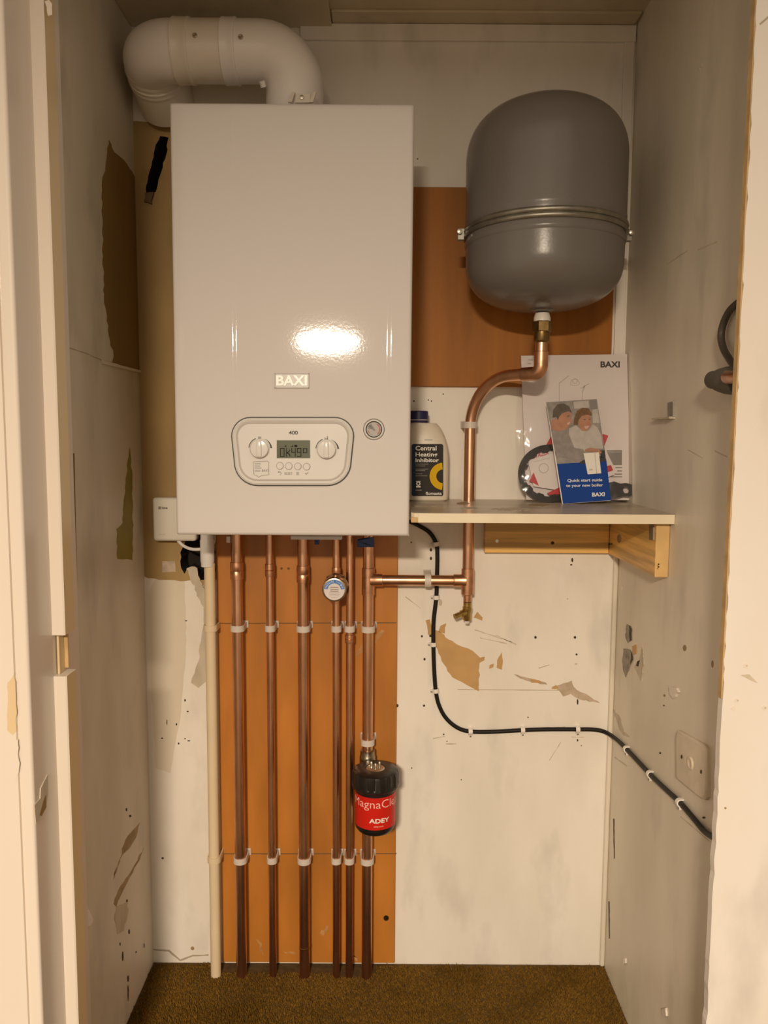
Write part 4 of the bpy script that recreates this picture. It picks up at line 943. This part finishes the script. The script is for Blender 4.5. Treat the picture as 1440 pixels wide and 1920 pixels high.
flat('leaflet_drawing', [arcband(1019, 878, 8, 9.5, 0, 6.28, 20), [(1000, 866), (1030, 858), (1030, 859), (1000, 867)]], SP, M_lgrey, ip, .0003, .0015)
# black ring spanner
KP = leanplane(1.497, 1.534)
sp = thing('ring_spanner', Vector((.36, 1.5, zs)), 'black plastic ring spanner with an eyelet handle in the plastic bag', 'spanner')
def spanner():
    bm = B(); cx, cy, n_ = 1029, 888, 96; o, i = [], []
    for k in range(n_):
        a = 2*math.pi*k/n_; o.append(PP(cx+58*math.cos(a), cy+54*math.sin(a), KP)); ri = 44.5+(1.6 if (k % 8) < 4 else -1.4); i.append(PP(cx+ri*math.cos(a), cy+(ri-3)*math.sin(a), KP))
    N = KP[1]; loft(bm, [o, [p+N*.005 for p in o], [p+N*.005 for p in i], i], False)
    R0 = bm.verts[:]
    return bm
obj('ring', spanner(), M_black, sp, True)
def handle():
    bm = B(); N = KP[1]
    outer = [(1078, 912), (1128, 908), (1150, 903), (1162, 907), (1172, 906)] + [(1176+12*math.cos(a), 919+12*math.sin(a)) for a in [R_(-75+150*k/10) for k in range(11)]] + [(1168, 930), (1150, 936), (1130, 938), (1070, 940)]
    hole = [(1173+6.8*math.cos(R_(60*k)), 919+6.8*math.sin(R_(60*k))) for k in range(6)]
    O = [PP(*p, KP) for p in outer]; I = [PP(*p, KP) for p in hole]; A = O+I
    for off in (0, .005):
        vs = [bm.verts.new(p+N*off) for p in A]
        for t in tessellate_polygon([O, I]): bm.faces.new([vs[q] for q in t])
    bm.verts.ensure_lookup_table(); n_ = len(A); no = len(O)
    for s, e in ((0, no), (no, n_)):
        for k in range(s, e):
            j = k+1 if k+1 < e else s; bm.faces.new((bm.verts[k], bm.verts[j], bm.verts[n_+j], bm.verts[n_+k]))
    return bm
obj('handle', handle(), M_black, sp, False)
# bag film (front and back sheet joined)
bg = thing('plastic_bag', Vector((.38, 1.5, zs)), 'clear plastic bag around the manual, leaflet and spanner on the shelf', 'bag')
def film():
    bm = B(); FP = leanplane(1.483, 1.533); N = FP[1]; nu, nv = 40, 50; G = []
    for j in range(nv+1):
        row = []
        for i in range(nu+1):
            u, v = i/nu, j/nv; x = 969+(1189-969)*u + 2*math.sin(v*9); y = 664+(944-664)*v + (3*math.sin(u*7) if j == 0 else 0)
            p = PP(x, y, FP); e = min(u, 1-u)*2; dep = -.005*(1-min(1, e*3))
            w_ = .0022*noise.noise((u*7, v*7, .3))+.0012*noise.noise((u*19, v*15, 2))
            q = p+N*(w_+dep); q.z = max(q.z, zs+.0006); row.append(bm.verts.new(q))
        G.append(row)
    for a, b in zip(G, G[1:]):
        for i in range(nu): bm.faces.new((a[i], a[i+1], b[i+1], b[i]))
    return bm
obj('film', film(), M_film, bg)
# quick start guide
g0, g1 = P(1054, 945, 1.462), P(1145.5, 938.5, 1.468)
g0.z = g1.z = zs+.0008
e1_ = (g1-g0).normalized(); top = P(1024, 754, 1.500); nq = e1_.cross((top-g0)).normalized()
if nq.y > 0: nq = -nq
QP = (g0, nq)
qs = thing('quick_start_guide', (g0+g1)/2, 'blue and photo printed quick start guide propped against the plastic bag', 'leaflet')
Zc = lambda L: [(960+x/6, 660+y/6) for x, y in L]
page = flat('cover', [(1024, 754), (1119, 748.5), (1145.5, 938.5), (1054, 945)], QP, M_wprint, qs, .0018, -.0018)
M_kit = mat('kitchen_grey_print', (.34, .315, .29), .4, var=.35, scale=60); M_skin = mat('skin_print', (.47, .235, .15), .4, var=.2, scale=90); M_hairm = mat('grey_hair_print', (.13, .105, .085), .4, var=.3, scale=120); M_hairw = mat('brown_hair_print', (.21, .11, .05), .4, var=.35, scale=120)
M_knit = mat('grey_knit_print', (.30, .265, .25), .4, var=.2, scale=90); M_knitl = mat('pale_knit_print', (.50, .46, .43), .4, var=.14, scale=90); M_smile = mat('smile_print', (.60, .38, .33), .4); M_dkn = mat('dark_jean_print', (.03, .03, .04), .4)
flat('photo_background', Zc([(385, 565), (955, 530), (1060, 1215), (505, 1262)]), QP, M_kit, page, .0002)
flat('photo_cupboard', [Zc([(690, 560), (860, 545), (870, 625), (700, 640)]), Zc([(905, 650), (960, 640), (985, 800), (910, 800)])], QP, M_knitl, page, .0001, .0002)
flat('photo_cupboard', [Zc([(878, 535), (950, 530), (960, 640), (880, 648)])], QP, M_mgrey, page, .0001, .0002)
flat('photo_neck', [Zc([(440, 770), (520, 740), (640, 830), (610, 870), (520, 892), (440, 870)])], QP, M_skin, page, .0001, .0003)
flat('photo_sweater', [Zc([(440, 865), (530, 900), (620, 860), (720, 830), (850, 880), (840, 1080), (800, 1170), (720, 1240), (640, 1200), (490, 1180), (460, 1000)])], QP, M_knit, page, .0001, .0004)
flat('photo_sweater', [Zc([(640, 860), (720, 825), (790, 890), (860, 885), (910, 815), (960, 850), (1000, 930), (1025, 1090), (880, 1085), (830, 1130), (700, 1075), (640, 930)])], QP, M_knitl, page, .0001, .0005)
flat('photo_sweater', [Zc([(475, 1030), (640, 1070), (800, 1095), (830, 1140), (740, 1235), (600, 1185), (490, 1165)])], QP, M_knit, page, .0001, .0006)
flat('photo_face', [Zc([(520, 745), (560, 690), (620, 668), (668, 690), (660, 745), (672, 780), (655, 820), (610, 850), (550, 835)]), Zc([(745, 770), (780, 712), (860, 705), (890, 740), (888, 830), (840, 890), (780, 885), (745, 830)])], QP, M_skin, page, .0001, .0006)
flat('photo_hair', [Zc([(455, 740), (462, 650), (510, 590), (580, 580), (640, 610), (672, 680), (630, 668), (565, 690), (530, 730), (515, 770), (500, 730)])], QP, M_hairm, page, .0001, .0007)
flat('photo_hair', [Zc([(700, 740), (730, 660), (790, 628), (860, 635), (898, 690), (895, 720), (840, 705), (780, 722), (745, 770), (740, 820), (690, 820)])], QP, M_hairw, page, .0001, .0007)
flat('photo_smile', [Zc([(812, 838), (870, 828), (850, 862), (825, 866)]), Zc([(615, 800), (655, 786), (645, 815), (622, 820)])], QP, M_smile, page, .0001, .0007)
flat('photo_eyes', [Zc([(805, 758), (830, 754), (830, 764), (806, 768)]), Zc([(862, 756), (882, 754), (882, 763), (862, 766)]), Zc([(618, 722), (645, 712), (646, 722), (620, 732)])], QP, M_hairm, page, .0001, .0007)
flat('photo_jeans', [Zc([(760, 1240), (830, 1200), (1000, 1170), (1055, 1200), (1062, 1230), (770, 1262)]), Zc([(985, 1110), (1040, 1105), (1050, 1190), (1000, 1190)])], QP, M_dkn, page, .0001, .0006)
flat('photo_hand', [Zc([(820, 1095), (880, 1078), (950, 1088), (1010, 1125), (990, 1150), (950, 1120), (930, 1128), (860, 1118), (820, 1125)])], QP, M_skin, page, .0001, .0008)
flat('blue_panel', Zc([(505, 1260), (1062, 1222), (1113, 1668), (573, 1708)]), QP, M_blue, page, .0003)
flat('printed_boiler', Zc([(803, 1140), (975, 1128), (1002, 1365), (850, 1378)]), QP, M_wprint, page, .0002, .0008)
flat('printed_boiler_edge', [Zc([(925, 1132), (932, 1132), (955, 1368), (948, 1369)]), Zc([(865, 1320), (905, 1316), (906, 1330), (868, 1335)])], QP, M_lgrey, page, .0001, .001)
text('guide_lettering', [('Quick start guide', *Zc([(622, 1430)])[0], *Zc([(1015, 1473)])[0], -1.4), ('to your new boiler', *Zc([(608, 1488)])[0], *Zc([(1022, 1530)])[0], -1.4)], QP, M_wprint, page, .0003, .0002, .018)
text('guide_lettering', [('BAXI', *Zc([(900, 1583)])[0], *Zc([(1042, 1628)])[0], -1.0)], QP, M_wprint, page, .0003, .0002, .035)

# ================================================================== RECEIVER AND ITS CABLE
RP = YB-.030
rc_ = thing('wireless_receiver', Vector((-.42, YB, zp(1015, RP))), 'small white wireless receiver box on the wall left of the boiler', 'receiver')
ra_, rb_ = P(285, 933, RP), P(368, 1015, RP)
bm = B(); box(bm, (ra_.x, RP, rb_.z), (rb_.x, YB-.0006, ra_.z), .006, 4); ro_ = obj('housing', bm, M_rcv, rc_)
RPP = plane_y(RP)
text('logo_lettering', [('hive', 303.5, 950, 314, 954.5)], RPP, M_dgrey, ro_, 0, .0002, .03)
flat('logo_mark', [rrect(297, 949.5, 301.8, 955, 1), ], RPP, M_mgrey, ro_, .0002)
pads('small_print', [(297, 1001.8, 310, 1002.8)], RPP, M_lgrey, ro_, 0, .0002)
bm = B(); tube(bm, smoothpath([P(334, 1014, 1.552), P(345, 1024, 1.545), P(362, 1030, 1.535), P(384, 1028, 1.53), P(400, 1018, 1.545), P(402, 1004, 1.553)], 6), .0032, 10); tag(obj('white_cable', bm, M_cond), 'short white cable looping from the receiver behind the waste connector', 'cable')

# ================================================================== BLACK CABLE AND ITS CLIPS
CY = YB-.0048; CX = XR-.0050
def W(x, y): return P(x, y, CY)
cp_ = [P(768, 978, 1.545), W(786, 986), W(806, 999), W(818, 1020), W(820, 1045), W(819, 1090), W(818, 1120), W(813, 1165), W(812.5, 1208), W(814, 1255), W(817, 1295), W(823, 1322), W(836, 1346), W(857, 1364), W(882, 1371.5), W(925, 1372), W(980, 1369), W(1030, 1367.5), W(1083, 1367.5), P(1112, 1368, CY-.001), P(1133, 1372, CY-.006)]
cp_ += [PX(1153, 1384, CX-.002), PX(1175, 1405, CX), PX(1219, 1452, CX), PX(1247, 1479, CX), PX(1275, 1505, CX), PX(1300, 1534, CX), PX(1322, 1560, CX-.001), PX(1344, 1573, CX-.002), PX(1358, 1577, CX-.002)]
bm = B(); tube(bm, smoothpath(cp_, 6), .0043, 12); tag(obj('black_cable', bm, M_cable), 'thick black cable clipped around the lower back and right walls', 'cable')
def cclip(p, along, wall_n, label):
    """along: cable direction, wall_n: out of the wall"""
    t = thing('cable_clip', p, label, 'clip', 'white clips along the black cable')
    al = along.normalized(); n_ = wall_n; s_ = al.cross(n_).normalized()
    if s_.x + (-s_.z)*1.2 > 0 and abs(al.z) > .7: s_ = -s_
    if abs(al.z) <= .7 and s_.z > 0: s_ = -s_
    L = .0042; R0 = .0047; R1 = .0066; bm = B()
    o = [(-R1, -.0048), (-R1, 0)] + [(-R1*math.cos(a), R1*math.sin(a)) for a in [math.pi*k/8 for k in range(1, 8)]] + [(R1, 0), (R1, -.0048)]
    i = [(R0, -.0048), (R0, 0)] + [(R0*math.cos(a), R0*math.sin(a)) for a in [math.pi*k/8 for k in range(1, 8)]] + [(-R0, 0), (-R0, -.0048)]
    prism(bm, [p+s_*a+n_*b-al*L for a, b in o+i], al*2*L); obj('hoop', bm, M_wprint, t)
    bm = B(); lathe(bm, [(.0030, -.0048), (.0030, .0015), (.0024, .002)], p+s_*(R1+.0026), n_, 12); obj('nail_boss', bm, M_wprint, t)
    bm = B(); lathe(bm, [(.0016, 0), (.0019, .0012), (0, .0016)], p+s_*(R1+.0026)+n_*.002, n_, 10); obj('nail', bm, M_zinc, t)
NB = Vector((0, -1, 0)); NR = Vector((-1, 0, 0))
for x, y, dx, dy, lbl in [(818, 1020, .15, 1, 'white cable clip on the black cable just under the shelf'), (818, 1120, 0, 1, 'white cable clip on the black cable just below the copper branch'), (812.5, 1208, 0, 1, 'white cable clip on the black cable beside the peeled brown patch'), (817, 1295, .1, 1, 'white cable clip on the vertical black cable just above its bend'),
        (882, 1371.5, 1, 0, 'white cable clip just after the bend of the black cable'), (980, 1369, 1, 0, 'white cable clip midway along the horizontal black cable'), (1083, 1367.5, 1, 0, 'white cable clip on the black cable nearest the right corner of the back wall')]:
    p = W(x, y); q = W(x+dx*10, y+dy*10); cclip(p, q-p, NB, lbl)
for x, y, lbl in [(1175, 1405, 'white cable clip on right wall next to the corner'), (1219, 1452, 'white cable clip on right wall, middle of three on the sloping cable'), (1275, 1505, 'white cable clip on right wall under the blank plate')]:
    p = PX(x, y, CX); q = PX(x+10, y+10, CX); cclip(p, q-p, NR, lbl)

# ================================================================== RIGHT WALL FITTINGS
bp_ = thing('blanking_plate', PX(1303, 1430, XR), 'square painted-over blanking plate on the right wall above the black cable', 'plate')
pts = [(1274, 1378), (1277, 1369), (1326, 1396), (1332, 1404), (1333, 1494), (1328, 1500), (1320, 1497), (1275, 1460)]
q = [PX(x, y, XR) for x, y in pts]; bm = B(); a = [v+NR*.0006 for v in q]; c = sum(a, Vector())/len(a)
loft(bm, [q, [v+NR*.0045 for v in q], [c+(v-c)*.93+NR*.0075 for v in q], [c+(v-c)*.9+NR*.0078 for v in q]]); pl_ = obj('plate', bm, M_plate, bp_)
c = PX(1295, 1431, XR-.008)
bm = B(); lathe(bm, [(.011, -.0005), (.010, .0014), (.009, .0022), (.0065, .0022), (.0055, .0015), (0, .001)], c, NR, 24); obj('cable_outlet', bm, M_plate, bp_)
PLP = (Vector((XR-.0082, 0, 0)), NR)
for x, y in ((1278, 1419), (1314.5, 1447)): flat('screw_hole', disc(x, y, 1.6, 8, 4), PLP, M_dark, bp_, .0003)
# small corner bracket
bk = thing('small_bracket', PX(1261, 770, XR), 'tiny painted metal bracket on the right wall above the shelf', 'bracket')
flat('upright', [(1256, 755), (1266, 753), (1266, 782), (1257, 783)], RIGHT, M_zinc, bk, .004)
flat('foot', [(1232, 784), (1258, 782), (1266, 781), (1266, 785), (1233, 787)], RIGHT, M_greysmear, bk, .010)
# capped pipe and grey cable by the front edge
cpp = thing('capped_pipe', PX(1362, 713, XR), 'grey foam-capped pipe stub poking in beside the right front edge', 'pipe')
X0 = XR-.020
pa = PX(1330, 712, X0); pb = PX(1356, 713, X0); pc = PX(1392, 714, X0)
bm = B(); tube(bm, [pa, pa+(pc-pa)*.03, pa+(pc-pa)*.12, pa+(pc-pa)*.25, pa+(pc-pa)*.38, pa+(pc-pa)*.6, pa+(pc-pa)*.8, pc], [.004, .008, .0125, .0130, .0160, .0185, .0190, .0190], 24); obj('foam_sleeve', bm, M_rubber, cpp)
pd = PX(1361, 707, X0-.017); pe = PX(1390, 707, X0-.017)
bm = B(); tube(bm, [pd, pd+(pe-pd)*.1, pe], [.006, .0085, .0085], 20); obj('copper_stub', bm, M_cuj, cpp)
bm = B(); tube(bm, smoothpath([PX(1400, 560, XR-.006), PX(1386, 566, XR-.007), PX(1368, 583, XR-.008), PX(1356, 608, XR-.009), PX(1352, 632, XR-.010), PX(1357, 655, XR-.012), PX(1368, 674, XR-.016), PX(1381, 692, XR-.024)], 6), .0049, 12); tag(obj('grey_cable', bm, M_cableg), 'dark grey cable looping down to the capped pipe beside the right edge', 'cable')
